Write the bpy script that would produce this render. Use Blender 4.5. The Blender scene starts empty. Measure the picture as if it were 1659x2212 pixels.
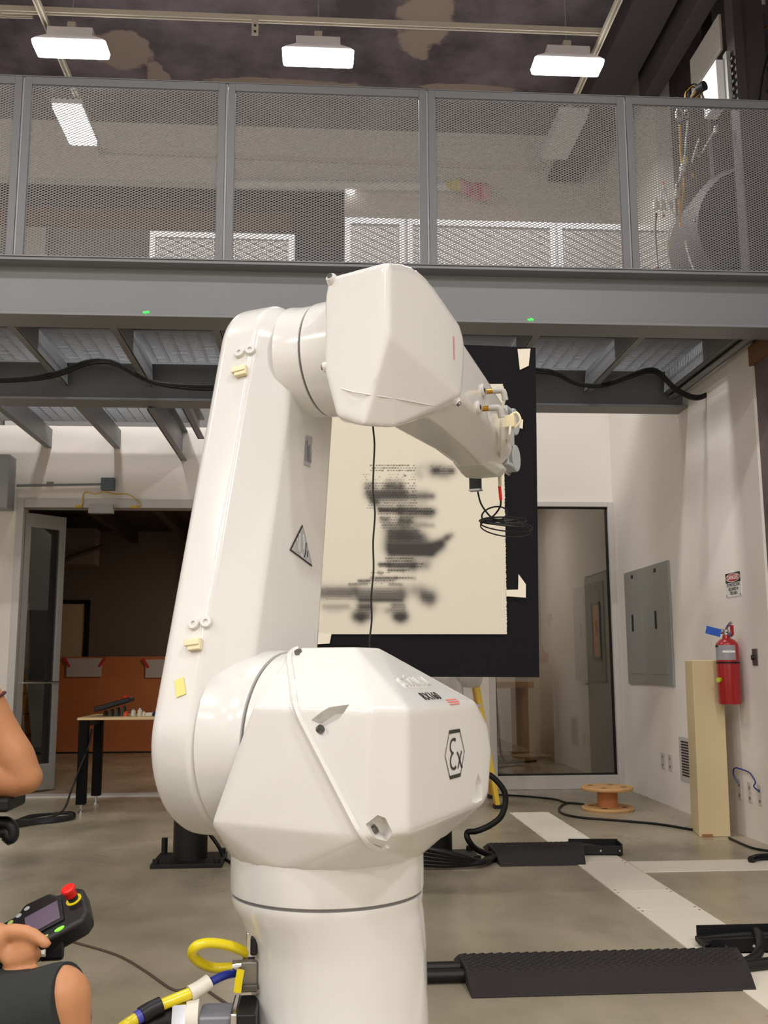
import bpy, bmesh, math, random
import numpy as np
from mathutils import Vector as V, Matrix, Euler
from mathutils.bvhtree import BVHTree
random.seed(7); rng = np.random.default_rng(7)
S = bpy.context.scene; C = S.collection
PI = math.pi; RAD = math.radians

# ------------------------------------------------------------------ camera
F_PX, PITCH, YAW, ROLL = 2119.66, 0.156258, 0.066438, -0.004822
W, H = 1659, 2212
EYE = V((0, 0, 1.2))
fwd = V((math.sin(YAW)*math.cos(PITCH), math.cos(YAW)*math.cos(PITCH), math.sin(PITCH)))
rt0 = V((math.cos(YAW), -math.sin(YAW), 0)); up0 = rt0.cross(fwd)
RT = math.cos(ROLL)*rt0 + math.sin(ROLL)*up0
UP = -math.sin(ROLL)*rt0 + math.cos(ROLL)*up0
cam = bpy.data.cameras.new('camera'); camo = bpy.data.objects.new('camera', cam); C.objects.link(camo)
camo.matrix_world = Matrix(((RT.x, UP.x, -fwd.x, EYE.x), (RT.y, UP.y, -fwd.y, EYE.y), (RT.z, UP.z, -fwd.z, EYE.z), (0, 0, 0, 1)))
cam.sensor_fit = 'VERTICAL'; cam.sensor_height = 36; cam.lens = F_PX*36/H; cam.clip_start = .05; cam.clip_end = 100
S.camera = camo

# ------------------------------------------------------------------ world, exposure, unseen hall lamps
w = bpy.data.worlds.new('world'); S.world = w; w.use_nodes = True
w.node_tree.nodes['Background'].inputs[0].default_value = (1, .95, .9, 1)
w.node_tree.nodes['Background'].inputs[1].default_value = .05
S.view_settings.view_transform = 'Standard'; S.view_settings.look = 'None'
S.view_settings.exposure = 0.0; S.view_settings.gamma = 1; S.view_settings.use_curve_mapping = False
LAMP_COL = (1.0, .972, .95)
HALL_W = 80            # each unseen hall lamp, watts before the fill weighting
BAY_W = 66              # the three in view
# unseen lamp rows assumed behind and above the camera; outer columns strengthened as fill
for hx in (-6.4, -3.6, -.8, 2.2):  # far left column added to brighten the right wall
    for hy in (2.6, -1.4, -4.6):
        l = bpy.data.lights.new('unseen_hall_lamp', 'AREA'); l.shape = 'RECTANGLE'; l.size = .55; l.size_y = .3
        l.energy = HALL_W*(.62 if hy > 0 else 1.05)*((1.1 if hy > 0 else 1.75) if hx > 2 else (1.18 if hx < -3 else 1)); l.color = LAMP_COL
        o = bpy.data.objects.new('unseen_hall_lamp', l); o.location = (hx, hy, 5.9); C.objects.link(o)

# ------------------------------------------------------------------ helpers
def ray(u, v): return RT*((u-W/2)/F_PX) - UP*((v-H/2)/F_PX) + fwd
def atY(u, v, y): d = ray(u, v); return EYE + d*(y/d.y)
def atZ(u, v, z): d = ray(u, v); return EYE + d*((z-EYE.z)/d.z)
def atX(u, v, x): d = ray(u, v); return EYE + d*(x/d.x)

def lin(c):
    return tuple(((x/255)/12.92 if x/255 <= .04045 else ((x/255+.055)/1.055)**2.4) for x in c) + (1,)
MATS = {}
def mat(name, rgb, rough=.5, metal=0, var=.06, scale=6, bump=0, bscale=80, spec=.5, coat=0, emit=0, emit_col=None, trans=0, alpha=1):
    if name in MATS: return MATS[name]
    m = bpy.data.materials.new(name); m.use_nodes = True; MATS[name] = m
    n = m.node_tree.nodes; L = m.node_tree.links; b = n['Principled BSDF']
    c = lin(rgb)
    b.inputs['Roughness'].default_value = rough; b.inputs['Metallic'].default_value = metal
    b.inputs['Specular IOR Level'].default_value = spec; b.inputs['Coat Weight'].default_value = coat
    b.inputs['Coat Roughness'].default_value = .08
    b.inputs['Transmission Weight'].default_value = trans; b.inputs['Alpha'].default_value = alpha
    tc = n.new('ShaderNodeTexCoord')
    if var:
        nz = n.new('ShaderNodeTexNoise'); nz.inputs['Scale'].default_value = scale; nz.inputs['Detail'].default_value = 5
        L.new(tc.outputs['Object'], nz.inputs['Vector'])
        mx = n.new('ShaderNodeMix'); mx.data_type = 'RGBA'
        mx.inputs['A'].default_value = tuple(x*(1-var) for x in c[:3])+(1,)
        mx.inputs['B'].default_value = tuple(min(1, x*(1+var)) for x in c[:3])+(1,)
        L.new(nz.outputs['Fac'], mx.inputs['Factor']); L.new(mx.outputs['Result'], b.inputs['Base Color'])
    else: b.inputs['Base Color'].default_value = c
    if bump:
        n2 = n.new('ShaderNodeTexNoise'); n2.inputs['Scale'].default_value = bscale; n2.inputs['Detail'].default_value = 3
        L.new(tc.outputs['Object'], n2.inputs['Vector'])
        bp = n.new('ShaderNodeBump'); bp.inputs['Strength'].default_value = bump; bp.inputs['Distance'].default_value = .01
        L.new(n2.outputs['Fac'], bp.inputs['Height']); L.new(bp.outputs['Normal'], b.inputs['Normal'])
    if emit:
        b.inputs['Emission Color'].default_value = lin(emit_col or rgb); b.inputs['Emission Strength'].default_value = emit
    return m

robot_white = mat('robot_white_paint', (213, 212, 208), .2, coat=.5, var=.015, scale=3)
robot_grey = mat('robot_grey_casting', (168, 172, 176), .4, var=.04)
screw_m = mat('screw_steel', (120, 120, 118), .35, 1)
black_steel = mat('black_steel', (17, 16, 17), .5, var=.15, bump=.05, spec=.3)
black_rubber = mat('black_rubber', (25, 23, 24), .6, var=.1, spec=.3)
black_plastic = mat('black_plastic', (20, 20, 22), .42, var=.08, spec=.35)
cable_black = mat('cable_black', (14, 14, 15), .45, var=.05, spec=.35)
cable_brown = mat('cable_brown', (74, 60, 48), .6, var=.05)
steel_paint = mat('grey_painted_steel', (126, 128, 131), .45, var=.06, scale=3)
steel_dark = mat('galvanised_steel', (156, 158, 162), .42, .15, var=.1, scale=5)
rail_paint = mat('railing_paint', (116, 118, 122), .45, var=.06, scale=3)
rail_lit = mat('railing_paint_lit', (196, 194, 194), .45, var=.04, scale=3)  # lighter copy of railing_paint; strong lamp light is put into the colour
mesh_lit = mat('mesh_steel_lit', (196, 192, 190), .5, .05, var=.04)  # mesh steel lightened likewise, lamp light on the rear panels put into its colour
mesh_m = mat('mesh_steel', (150, 149, 149), .5, .1, var=.05)
alu = mat('aluminium', (176, 178, 180), .35, .6, var=.05)
wall_m = mat('white_wall_paint', (234, 228, 220), .7, var=.03, scale=1.2, bump=.02, bscale=140)
yellow_p = mat('yellow_hose', (226, 205, 20), .25, var=.03, coat=.3)
blue_p = mat('blue_hose', (28, 44, 130), .3, var=.05)
white_p = mat('white_plastic', (215, 210, 196), .45, var=.03)
cream_p = mat('cream_nylon', (226, 214, 176), .45, var=.05)
clear_p = mat('clear_tube', (222, 214, 196), .3, var=.03, alpha=.75)
brass = mat('brass', (190, 140, 60), .3, 1, var=.05)
chrome = mat('chrome', (205, 205, 208), .15, 1, var=.03)
red_p = mat('red_paint', (158, 14, 22), .3, var=.06, coat=.4)
red_plastic = mat('red_plastic', (214, 20, 18), .35, var=.04)
ink = mat('black_ink', (38, 34, 34), .6, var=0)
red_ink = mat('red_ink', (222, 120, 112), .6, var=0)
white_ink = mat('white_ink', (232, 230, 226), .6, var=0)
wood_m = mat('reel_plywood', (196, 152, 100), .6, var=.18, scale=14)
foam_m = mat('yellow_foam', (210, 191, 150), .8, var=.06, scale=4, bump=.05)
panel_grey = mat('panel_grey', (146, 148, 144), .45, var=.03)
ladder_yel = mat('ladder_yellow', (214, 176, 24), .45, var=.08)
orange_fg = mat('ladder_orange_edge', (190, 128, 26), .45, var=.08)
tape_white = mat('white_tape', (226, 218, 200), .6, var=.03)
tape_yel = mat('yellow_tape', (226, 214, 130), .6, var=.04)
tape_blue = mat('blue_tape', (40, 90, 190), .6, var=.06)
matte_black = mat('matte_black', (9, 9, 10), .8, var=.1, spec=.15)
board_black = mat('black_board', (17, 15, 19), .8, var=.08, spec=.2)
table_top = mat('maple_top', (204, 178, 132), .4, var=.08, scale=9)
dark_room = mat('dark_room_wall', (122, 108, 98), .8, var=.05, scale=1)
plywood = mat('orange_plywood', (190, 112, 62), .55, var=.12, scale=3)
dark_beam = mat('dark_steel_girder', (64, 56, 58), .7, var=.2, scale=2)
skin_m = mat('skin', (178, 124, 86), .5, var=.1, scale=12, spec=.35)
hair_m = mat('dark_hair', (42, 30, 24), .6, var=.2, scale=30)
shorts_m = mat('dark_green_cloth', (27, 31, 30), .85, var=.15, scale=20, bump=.1, bscale=200)
shirt_m = mat('grey_shirt_cloth', (70, 76, 84), .85, var=.1, scale=20)
screen_m = mat('pendant_screen', (96, 84, 100), .25, var=.03)
key_green = mat('pendant_key_green', (150, 168, 90), .5, var=.05)
lit_green = mat('lit_green_key', (110, 220, 40), .5, var=0, emit=1.2)
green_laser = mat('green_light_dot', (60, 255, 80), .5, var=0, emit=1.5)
paper_sign = mat('sign_white', (226, 224, 222), .5, var=.02)

def make_floor():
    m = bpy.data.materials.new('polished_concrete'); m.use_nodes = True
    n = m.node_tree.nodes; L = m.node_tree.links; b = n['Principled BSDF']
    tc = n.new('ShaderNodeTexCoord')
    def noise(s, d=6, st=None):
        z = n.new('ShaderNodeTexNoise'); z.inputs['Scale'].default_value = s; z.inputs['Detail'].default_value = d
        src = tc.outputs['Object']
        if st:
            mp = n.new('ShaderNodeMapping'); mp.inputs['Scale'].default_value = st; L.new(src, mp.inputs['Vector']); src = mp.outputs['Vector']
        L.new(src, z.inputs['Vector']); return z.outputs['Fac']
    r1 = n.new('ShaderNodeValToRGB'); L.new(noise(.9, 7), r1.inputs['Fac'])
    e = r1.color_ramp.elements; e[0].position = .3; e[0].color = lin((140, 131, 110)); e[1].position = .7; e[1].color = lin((180, 166, 146))
    x = e.new(.5); x.color = lin((160, 150, 129))
    r2 = n.new('ShaderNodeValToRGB'); L.new(noise(3.2, 8, (1, .55, 1)), r2.inputs['Fac'])
    e = r2.color_ramp.elements; e[0].position = .35; e[0].color = (.72, .72, .70, 1); e[1].position = .62; e[1].color = (1, 1, 1, 1)
    mx = n.new('ShaderNodeMix'); mx.data_type = 'RGBA'; mx.blend_type = 'MULTIPLY'; mx.inputs['Factor'].default_value = .8
    L.new(r1.outputs['Color'], mx.inputs['A']); L.new(r2.outputs['Color'], mx.inputs['B'])
    # dark scuffs and pits
    r3 = n.new('ShaderNodeValToRGB'); L.new(noise(5.5, 3, (1, .8, 1)), r3.inputs['Fac'])
    e = r3.color_ramp.elements; e[0].position = .735; e[0].color = (1, 1, 1, 1); e[1].position = .78; e[1].color = (.5, .44, .38, 1)
    m2 = n.new('ShaderNodeMix'); m2.data_type = 'RGBA'; m2.blend_type = 'MULTIPLY'; m2.inputs['Factor'].default_value = .9
    L.new(mx.outputs['Result'], m2.inputs['A']); L.new(r3.outputs['Color'], m2.inputs['B'])
    L.new(m2.outputs['Result'], b.inputs['Base Color'])
    mr = n.new('ShaderNodeMapRange'); L.new(noise(2.5), mr.inputs['Value'])
    mr.inputs['To Min'].default_value = .16; mr.inputs['To Max'].default_value = .42
    L.new(mr.outputs['Result'], b.inputs['Roughness'])
    bp = n.new('ShaderNodeBump'); bp.inputs['Strength'].default_value = .06; bp.inputs['Distance'].default_value = .01
    L.new(noise(14), bp.inputs['Height']); L.new(bp.outputs['Normal'], b.inputs['Normal'])
    return m
floor_m = make_floor()

def make_concrete(name, dark, mid, tan, stains=(), amount=.62):
    """old concrete: dark base, cloudy, with tan plaster stains at given places (object space = world)"""
    m = bpy.data.materials.new(name); m.use_nodes = True
    n = m.node_tree.nodes; L = m.node_tree.links; b = n['Principled BSDF']; b.inputs['Roughness'].default_value = .85
    tc = n.new('ShaderNodeTexCoord')
    z = n.new('ShaderNodeTexNoise'); z.inputs['Scale'].default_value = 1.4; z.inputs['Detail'].default_value = 9; z.inputs['Roughness'].default_value = .62
    L.new(tc.outputs['Object'], z.inputs['Vector'])
    r = n.new('ShaderNodeValToRGB'); L.new(z.outputs['Fac'], r.inputs['Fac'])
    e = r.color_ramp.elements; e[0].position = .36; e[0].color = lin(dark); e[1].position = .68; e[1].color = lin(mid)
    col = r.outputs['Color']
    z2 = n.new('ShaderNodeTexNoise'); z2.inputs['Scale'].default_value = 4; z2.inputs['Detail'].default_value = 8
    L.new(tc.outputs['Object'], z2.inputs['Vector'])
    for (p, rx, ry) in stains:
        mp = n.new('ShaderNodeMapping'); mp.vector_type = 'POINT'
        mp.inputs['Location'].default_value = (-p[0]/rx, -p[1]/ry, -p[2]); mp.inputs['Scale'].default_value = (1/rx, 1/ry, 1)
        L.new(tc.outputs['Object'], mp.inputs['Vector'])
        ln = n.new('ShaderNodeVectorMath'); ln.operation = 'LENGTH'; L.new(mp.outputs['Vector'], ln.inputs[0])
        ad = n.new('ShaderNodeMath'); ad.operation = 'MULTIPLY_ADD'; L.new(z2.outputs['Fac'], ad.inputs[0]); ad.inputs[1].default_value = 1.5
        L.new(ln.outputs['Value'], ad.inputs[2])
        rr = n.new('ShaderNodeValToRGB'); L.new(ad.outputs['Value'], rr.inputs['Fac'])
        e = rr.color_ramp.elements; e[0].position = .0; e[0].color = (.9, .9, .9, 1); e[1].position = 1; e[1].color = (0, 0, 0, 1)
        mrg = n.new('ShaderNodeMapRange'); mrg.inputs['From Min'].default_value = 1.55; mrg.inputs['From Max'].default_value = 1.7
        mrg.inputs['To Min'].default_value = .9; mrg.inputs['To Max'].default_value = 0
        L.new(ad.outputs['Value'], mrg.inputs['Value'])
        mx = n.new('ShaderNodeMix'); mx.data_type = 'RGBA'; L.new(mrg.outputs['Result'], mx.inputs['Factor'])
        L.new(col, mx.inputs['A']); mx.inputs['B'].default_value = lin(tan); col = mx.outputs['Result']
    L.new(col, b.inputs['Base Color'])
    bp = n.new('ShaderNodeBump'); bp.inputs['Strength'].default_value = .35; bp.inputs['Distance'].default_value = .02
    L.new(z2.outputs['Fac'], bp.inputs['Height']); L.new(bp.outputs['Normal'], b.inputs['Normal'])
    return m

def make_glass():
    m = bpy.data.materials.new('tinted_glass'); m.use_nodes = True
    n = m.node_tree.nodes; L = m.node_tree.links; n.remove(n['Principled BSDF'])
    t = n.new('ShaderNodeBsdfTransparent'); t.inputs[0].default_value = (.62, .60, .56, 1)
    g = n.new('ShaderNodeBsdfGlossy'); g.inputs['Roughness'].default_value = .0; g.inputs[0].default_value = (.9, .9, .9, 1)
    fr = n.new('ShaderNodeFresnel'); fr.inputs['IOR'].default_value = 1.9
    mx = n.new('ShaderNodeMixShader'); L.new(fr.outputs[0], mx.inputs[0]); L.new(t.outputs[0], mx.inputs[1]); L.new(g.outputs[0], mx.inputs[2])
    L.new(mx.outputs[0], n['Material Output'].inputs[0]); return m
glass_m = make_glass()

# ---- bmesh builders
def box(bm, lo, hi, M=None):
    r = bmesh.ops.create_cube(bm, size=1)['verts']
    c = (V(lo)+V(hi))/2; s = V(hi)-V(lo)
    for v in r:
        v.co = V((v.co.x*s.x, v.co.y*s.y, v.co.z*s.z)) + c
        if M: v.co = M @ v.co
    return r
def frame_of(d):
    d = d.normalized(); a = V((0, 0, 1)) if abs(d.z) < .9 else V((1, 0, 0))
    x = d.cross(a).normalized(); return x, x.cross(d).normalized()
def loft(bm, rings, caps=True):
    vs = [[bm.verts.new(p) for p in r] for r in rings]
    for a, b in zip(vs, vs[1:]):
        k = len(a)
        for i in range(k): bm.faces.new((a[i], a[(i+1) % k], b[(i+1) % k], b[i]))
    if caps:
        bm.faces.new(list(reversed(vs[0]))); bm.faces.new(vs[-1])
    return vs
def cyl(bm, p0, p1, r0, r1=None, n=20):
    p0, p1 = V(p0), V(p1); r1 = r0 if r1 is None else r1
    x, y = frame_of(p1-p0)
    R = lambda p, r: [p + x*(r*math.cos(2*PI*i/n)) + y*(r*math.sin(2*PI*i/n)) for i in range(n)]
    loft(bm, [R(p0, r0), R(p1, r1)])
def smooth_path(pts, k=6):
    pts = [V(p) for p in pts]; out = []
    q = [pts[0]*2-pts[1]] + pts + [pts[-1]*2-pts[-2]]
    for i in range(1, len(q)-2):
        for j in range(k):
            t = j/k; a, b, c, d = q[i-1:i+3]
            out.append(.5*((2*b)+(c-a)*t+(2*a-5*b+4*c-d)*t*t+(3*b-a-3*c+d)*t**3))
    return out + [pts[-1]]
def tube(bm, pts, r, n=8, k=6, smooth=True):
    P = smooth_path(pts, k) if smooth else [V(p) for p in pts]
    rings = []; x = None
    for i, p in enumerate(P):
        t = (P[min(i+1, len(P)-1)]-P[max(i-1, 0)]).normalized()
        if x is None: x, _ = frame_of(t)
        x = (x - t*x.dot(t)).normalized(); y = t.cross(x)
        rr = r(i/(len(P)-1)) if callable(r) else r
        rings.append([p + x*(rr*math.cos(2*PI*j/n)) + y*(rr*math.sin(2*PI*j/n)) for j in range(n)])
    loft(bm, rings)
def lathe(bm, prof, c=(0, 0, 0), n=32, M=None):
    rings = []
    for r, z in prof:
        ring = [V((c[0]+r*math.cos(2*PI*i/n), c[1]+r*math.sin(2*PI*i/n), c[2]+z)) for i in range(n)]
        rings.append([M @ p for p in ring] if M else ring)
    loft(bm, rings)
def hull(bm, pts):
    vs = [bm.verts.new(p) for p in pts]
    r = bmesh.ops.convex_hull(bm, input=vs)
    bmesh.ops.delete(bm, geom=[g for g in r['geom_interior'] if isinstance(g, bmesh.types.BMVert)], context='VERTS')
    bmesh.ops.dissolve_limit(bm, angle_limit=RAD(2.5), verts=bm.verts[:], edges=bm.edges[:])
def prism(bm, poly, f0, f1):
    loft(bm, [[f0(p) for p in poly], [f1(p) for p in poly]])

TM = {}
def newbm(): return bmesh.new()
def ob(name, bm, m, parent=None, bevel=0, seg=2, ang=30, smooth=True, world=True, sharp=40, kind=None, label=None, weighted=False):
    if parent is not None and world:
        root = parent
        while root.parent: root = root.parent
        if root.name in TM: bm.transform(TM[root.name].inverted())
    bmesh.ops.recalc_face_normals(bm, faces=bm.faces[:])
    me = bpy.data.meshes.new(name); bm.to_mesh(me); bm.free()
    for mm in (m if isinstance(m, (list, tuple)) else [m]): me.materials.append(mm)
    if smooth:
        me.polygons.foreach_set('use_smooth', [True]*len(me.polygons))
        if not bevel: me.set_sharp_from_angle(angle=RAD(sharp))
    o = bpy.data.objects.new(name, me); C.objects.link(o)
    if parent is not None: o.parent = parent
    if bevel:
        b = o.modifiers.new('bevel', 'BEVEL'); b.width = bevel; b.segments = seg; b.limit_method = 'ANGLE'; b.angle_limit = RAD(ang)
        b.harden_normals = True
    if kind: o['kind'] = kind
    if label: o['label'] = label
    return o
def thing(name, label, cat, loc=(0, 0, 0), rotz=0, group=None):
    o = bpy.data.objects.new(name, None); C.objects.link(o); o.location = loc; o.rotation_euler = (0, 0, rotz)
    o.empty_display_size = .1
    o['label'] = label; o['category'] = cat
    if group: o['group'] = group
    TM[o.name] = Matrix.Translation(V(loc)) @ Matrix.Rotation(rotz, 4, 'Z')
    return o
def solo(name, bm, m, label, cat, group=None, **k):
    xs = [v.co for v in bm.verts]
    c = V(((min(p.x for p in xs)+max(p.x for p in xs))/2, (min(p.y for p in xs)+max(p.y for p in xs))/2, min(p.z for p in xs)))
    bm.transform(Matrix.Translation(-c)); o = ob(name, bm, m, **k); o.location = c
    o['label'] = label; o['category'] = cat
    if group: o['group'] = group
    TM[o.name] = Matrix.Translation(c)
    return o
def struct(name, bm, m, parent=None, **k):
    o = ob(name, bm, m, parent, **k); o['kind'] = 'structure'; return o
def dup(root, loc, rotz, label, group=None, skip=()):
    r = root.copy(); C.objects.link(r); r.location = loc; r.rotation_euler = (0, 0, rotz); r['label'] = label
    if group: r['group'] = group
    for ch in list(root.children):
        if ch.name.split('.')[0] in skip: continue
        c = ch.copy(); C.objects.link(c); c.parent = r
        for g in ch.children:
            if g.name.split('.')[0] in skip: continue
            d = g.copy(); C.objects.link(d); d.parent = c
    return r
def text_bm(s, size, M, extrude=.0006, bold=0, xs=1):
    """lettering as a mesh; M maps text plane (x right, y up) into place; centred"""
    cu = bpy.data.curves.new('t', 'FONT'); cu.body = s; cu.size = size; cu.extrude = extrude; cu.align_x = 'CENTER'; cu.align_y = 'CENTER'
    cu.offset = bold; cu.resolution_u = 3
    o = bpy.data.objects.new('t', cu); C.objects.link(o)
    me = bpy.data.meshes.new_from_object(o.evaluated_get(bpy.context.evaluated_depsgraph_get()))
    bm = newbm(); bm.from_mesh(me); bpy.data.objects.remove(o); bpy.data.meshes.remove(me); bpy.data.curves.remove(cu)
    bm.transform(M @ Matrix.Diagonal((xs, 1, 1, 1))); return bm
def basis(o, x, y, n=None):
    x = V(x).normalized(); y = (V(y)-x*V(y).dot(x)).normalized(); z = x.cross(y)
    return Matrix(((x.x, y.x, z.x, o[0]), (x.y, y.y, z.y, o[1]), (x.z, y.z, z.z, o[2]), (0, 0, 0, 1)))
def join(bms):
    b = newbm()
    for x in bms:
        me = bpy.data.meshes.new('x'); x.to_mesh(me); x.free(); b.from_mesh(me); bpy.data.meshes.remove(me)
    return b

# ------------------------------------------------------------------ structure
YB, XW, ZC = 9.86, 3.03, 6.95
bm = newbm(); box(bm, (-8, -7, -.1), (5, 16, 0)); floor = struct('floor', bm, floor_m)
# white cover plates let into the floor along the robots' line
plates = [(8.32, 7.25), (7.25, 6.21), (6.21, 5.42), (5.42, 5.02), (5.02, 4.28), (4.28, 3.5), (3.5, 2.6)]
plate_m = mat('white_plate', (228, 220, 204), .45, var=.04, scale=3)
for a, b_ in plates:
    bm = newbm(); box(bm, (1.582, b_+.002, -.004), (1.905, a-.002, .004)); pl = ob('cover_plate', bm, plate_m, floor, bevel=.001, seg=1)
    bm = newbm()
    for sx in (1.60, 1.887):
        for sy in (b_+.03, a-.03): cyl(bm, (sx, sy, .003), (sx, sy, .0052), .006, n=8)
    ob('screw', bm, screw_m, pl)
bm = newbm(); box(bm, (1.91, 5.90, -.004), (3.02, 6.21, .004)); ob('cover_plate', bm, plate_m, floor, bevel=.001, seg=1)

stains = [(atZ(262, 108, ZC), .30, .34), (atZ(925, 45, ZC), .26, .55), (atZ(600, 180, ZC), .95, .09), (atZ(1010, 190, ZC), .6, .07), (atZ(345, 165, ZC), .12, .25), (atZ(1470, 90, ZC), .09, .5)]
ceil_m = make_concrete('stained_concrete_ceiling', (84, 75, 80), (136, 126, 131), (168, 150, 136), stains)
bm = newbm(); box(bm, (-8, -7, ZC), (5, 16, ZC+.2)); struct('ceiling', bm, ceil_m)
conc_m = make_concrete('bare_concrete', (92, 82, 82), (136, 124, 122), (160, 146, 136))
# back wall with the dark doorway at left and the glass screen at right
GX0, GX1, GZ = 1.70, 3.03, 2.87         # glass screen outer frame
OX0, OX1, OZ = -3.0, -.85, 2.87         # dark doorway
bm = newbm()
for lo, hi in [((-8, YB, 0), (OX0, YB+.15, 3.62)), ((OX0, YB, OZ), (OX1, YB+.15, 3.62)), ((OX1, YB, 0), (GX0, YB+.15, 3.62)), ((GX0, YB, GZ), (XW, YB+.15, 3.62)),
               ((-8, YB, 6.30), (.25, YB+.15, ZC)), ((.25, YB, 3.62), (XW, YB+.15, ZC))]:
    box(bm, lo, hi)
struct('wall_back', bm, wall_m)
# right wall: white boards from 6.48 m on, bare concrete before it
bm = newbm(); box(bm, (XW, 6.48, 0), (XW+.15, YB+.15, 3.62)); box(bm, (XW, 8.1, 3.62), (XW+.15, YB+.15, ZC)); struct('wall_right', bm, wall_m)
bm = newbm(); box(bm, (XW+.02, 4.6, 0), (XW+.17, 6.48, 3.62)); box(bm, (XW+1.2, -7, 3.62), (XW+1.35, 8.1, ZC)); box(bm, (XW+.15, 8.1, 3.62), (XW+1.35, 8.25, ZC)); box(bm, (XW+.15, -7, 3.52), (XW+1.35, 8.25, 3.62)); struct('wall_right_concrete', bm, conc_m)
bm = newbm(); box(bm, (XW, -7, 0), (XW+.17, 4.6, 3.62)); struct('wall_right_hall', bm, wall_m)  # unseen near stretch, made white to bounce fill light onto the robot
bm = newbm(); box(bm, (-8, -7, 0), (-7.85, YB, ZC)); struct('wall_left', bm, wall_m)
bm = newbm(); box(bm, (-8, -7.1, 0), (5, -7, ZC)); struct('wall_front', bm, wall_m)
# dark room behind the doorway
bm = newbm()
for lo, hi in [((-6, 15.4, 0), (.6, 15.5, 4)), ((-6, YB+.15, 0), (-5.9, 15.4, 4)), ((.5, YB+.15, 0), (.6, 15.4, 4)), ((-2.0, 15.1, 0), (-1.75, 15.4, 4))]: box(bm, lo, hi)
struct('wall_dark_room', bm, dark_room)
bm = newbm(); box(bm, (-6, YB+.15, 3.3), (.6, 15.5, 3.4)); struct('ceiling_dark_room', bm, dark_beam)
for k in range(6):
    bm = newbm(); box(bm, (-4.6+k*.85, YB+.2, 3.1), (-4.5+k*.85, 15.3, 3.3)); struct('trim_%d' % (k+1), bm, dark_beam)
# lit-through opening on the upper level at left
bm = newbm()
box(bm, (-8, 10.6, 3.6), (.6, 10.7, ZC)); box(bm, (.25, YB+.15, 3.6), (.4, 10.6, ZC))
struct('wall_upper_back', bm, mat('upper_grey_wall', (140, 136, 134), .8, var=.05))
bm = newbm(); box(bm, (-8, 10.56, 6.09), (.25, 10.6, 6.31)); struct('trim_7', bm, mat('brown_band', (142, 106, 84), .8, var=.05))
bm = newbm(); box(bm, (-8, 10.5, 6.31), (.25, 10.6, ZC)); struct('trim_8', bm, mat('dark_soffit', (92, 84, 86), .8, var=.05))
bm = newbm(); box(bm, (-8, YB+.15, 3.5), (.6, 10.7, 3.6)); struct('floor_upper', bm, dark_beam)
p0, p1 = atY(632, 575, 10.4), atY(748, 412, 10.4)
bm = newbm(); box(bm, (p0.x, 10.4, 3.6), (.249, 10.55, p1.z)); solo('dark_partition', bm, mat('partition_dark', (74, 70, 76), .7, var=.05), 'dark upright panel on the upper level left of the rear railing', 'partition', bevel=.004)
p0, p1 = atY(30, 560, 10.45), atY(100, 490, 10.45)
bm = newbm(); box(bm, (p0.x, 10.45, 3.6), (p1.x, 10.55, p1.z)); solo('pale_cabinet', bm, mat('cabinet_pale', (206, 200, 194), .6, var=.03), 'pale cabinet on the upper level seen at left through the mesh', 'cabinet', bevel=.004)
# room behind the glass screen
bm = newbm()
for lo, hi in [((.75, 14.2, 0), (XW+.15, 14.3, 3.4)), ((.6, YB+.15, 0), (.75, 14.3, 3.4)), ((XW, YB+.15, 0), (XW+.15, 10.02, 3.4)), ((XW, 11.0, 0), (XW+.15, 14.3, 3.4)), ((XW, 10.02, 2.2), (XW+.15, 11.0, 3.4))]: box(bm, lo, hi)
struct('wall_glass_room', bm, wall_m)
bm = newbm(); box(bm, (.6, YB+.15, 3.4), (XW+.15, 14.3, 3.5)); struct('ceiling_glass_room', bm, wall_m)

# door in the side wall of the room behind the glass
d = struct('door_1', (lambda b: (box(b, (XW-.02, 10.04, .01), (XW+.03, 10.98, 2.18)), b)[1])(newbm()), panel_grey, bevel=.003)
bm = newbm(); box(bm, (XW-.03, 10.42, 1.3), (XW-.018, 10.66, 1.85)); ob('door_window', bm, mat('lit_orange_pane', (214, 140, 84), .2, var=.1), d)  # orange light in the window is put into the pane colour
bm = newbm()
for lo, hi in [((XW-.035, 10.39, 1.27), (XW-.018, 10.42, 1.88)), ((XW-.035, 10.66, 1.27), (XW-.018, 10.69, 1.88)), ((XW-.035, 10.39, 1.85), (XW-.018, 10.69, 1.88)), ((XW-.035, 10.39, 1.27), (XW-.018, 10.69, 1.30))]: box(bm, lo, hi)
ob('window_frame', bm, steel_paint, d)
bm = newbm(); cyl(bm, (XW-.02, 10.92, 1.0), (XW-.08, 10.92, 1.0), .012); cyl(bm, (XW-.08, 10.94, 1.0), (XW-.08, 10.80, 1.0), .011); ob('door_handle', bm, chrome, d)

# glass screen (window_1)
bm = newbm(); fw = .065
for lo, hi in [((GX0, YB-.03, .0), (GX0+fw, YB+.1, GZ)), ((GX1-.06, YB-.03, .0), (GX1, YB+.1, GZ)), ((GX0+fw, YB-.03, GZ-.05), (GX1-.06, YB+.1, GZ)), ((GX0+fw, YB-.03, 0), (GX1-.06, YB+.1, .13))]: box(bm, lo, hi)
win = struct('window_1', bm, mat('frame_white', (206, 202, 198), .4, var=.02), bevel=.004)
bm = newbm(); box(bm, (GX0+fw, YB+.04, .13), (GX1-.06, YB+.052, GZ-.05)); ob('pane', bm, glass_m, win)
bm = newbm()
for lo, hi in [((GX0+fw, YB+.01, .13), (GX0+fw+.012, YB+.06, GZ-.05)), ((GX1-.072, YB+.01, .13), (GX1-.06, YB+.06, GZ-.05)), ((GX0+fw, YB+.01, GZ-.062), (GX1-.06, YB+.06, GZ-.05)), ((GX0+fw, YB+.01, .13), (GX1-.06, YB+.06, .142))]: box(bm, lo, hi)
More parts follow.
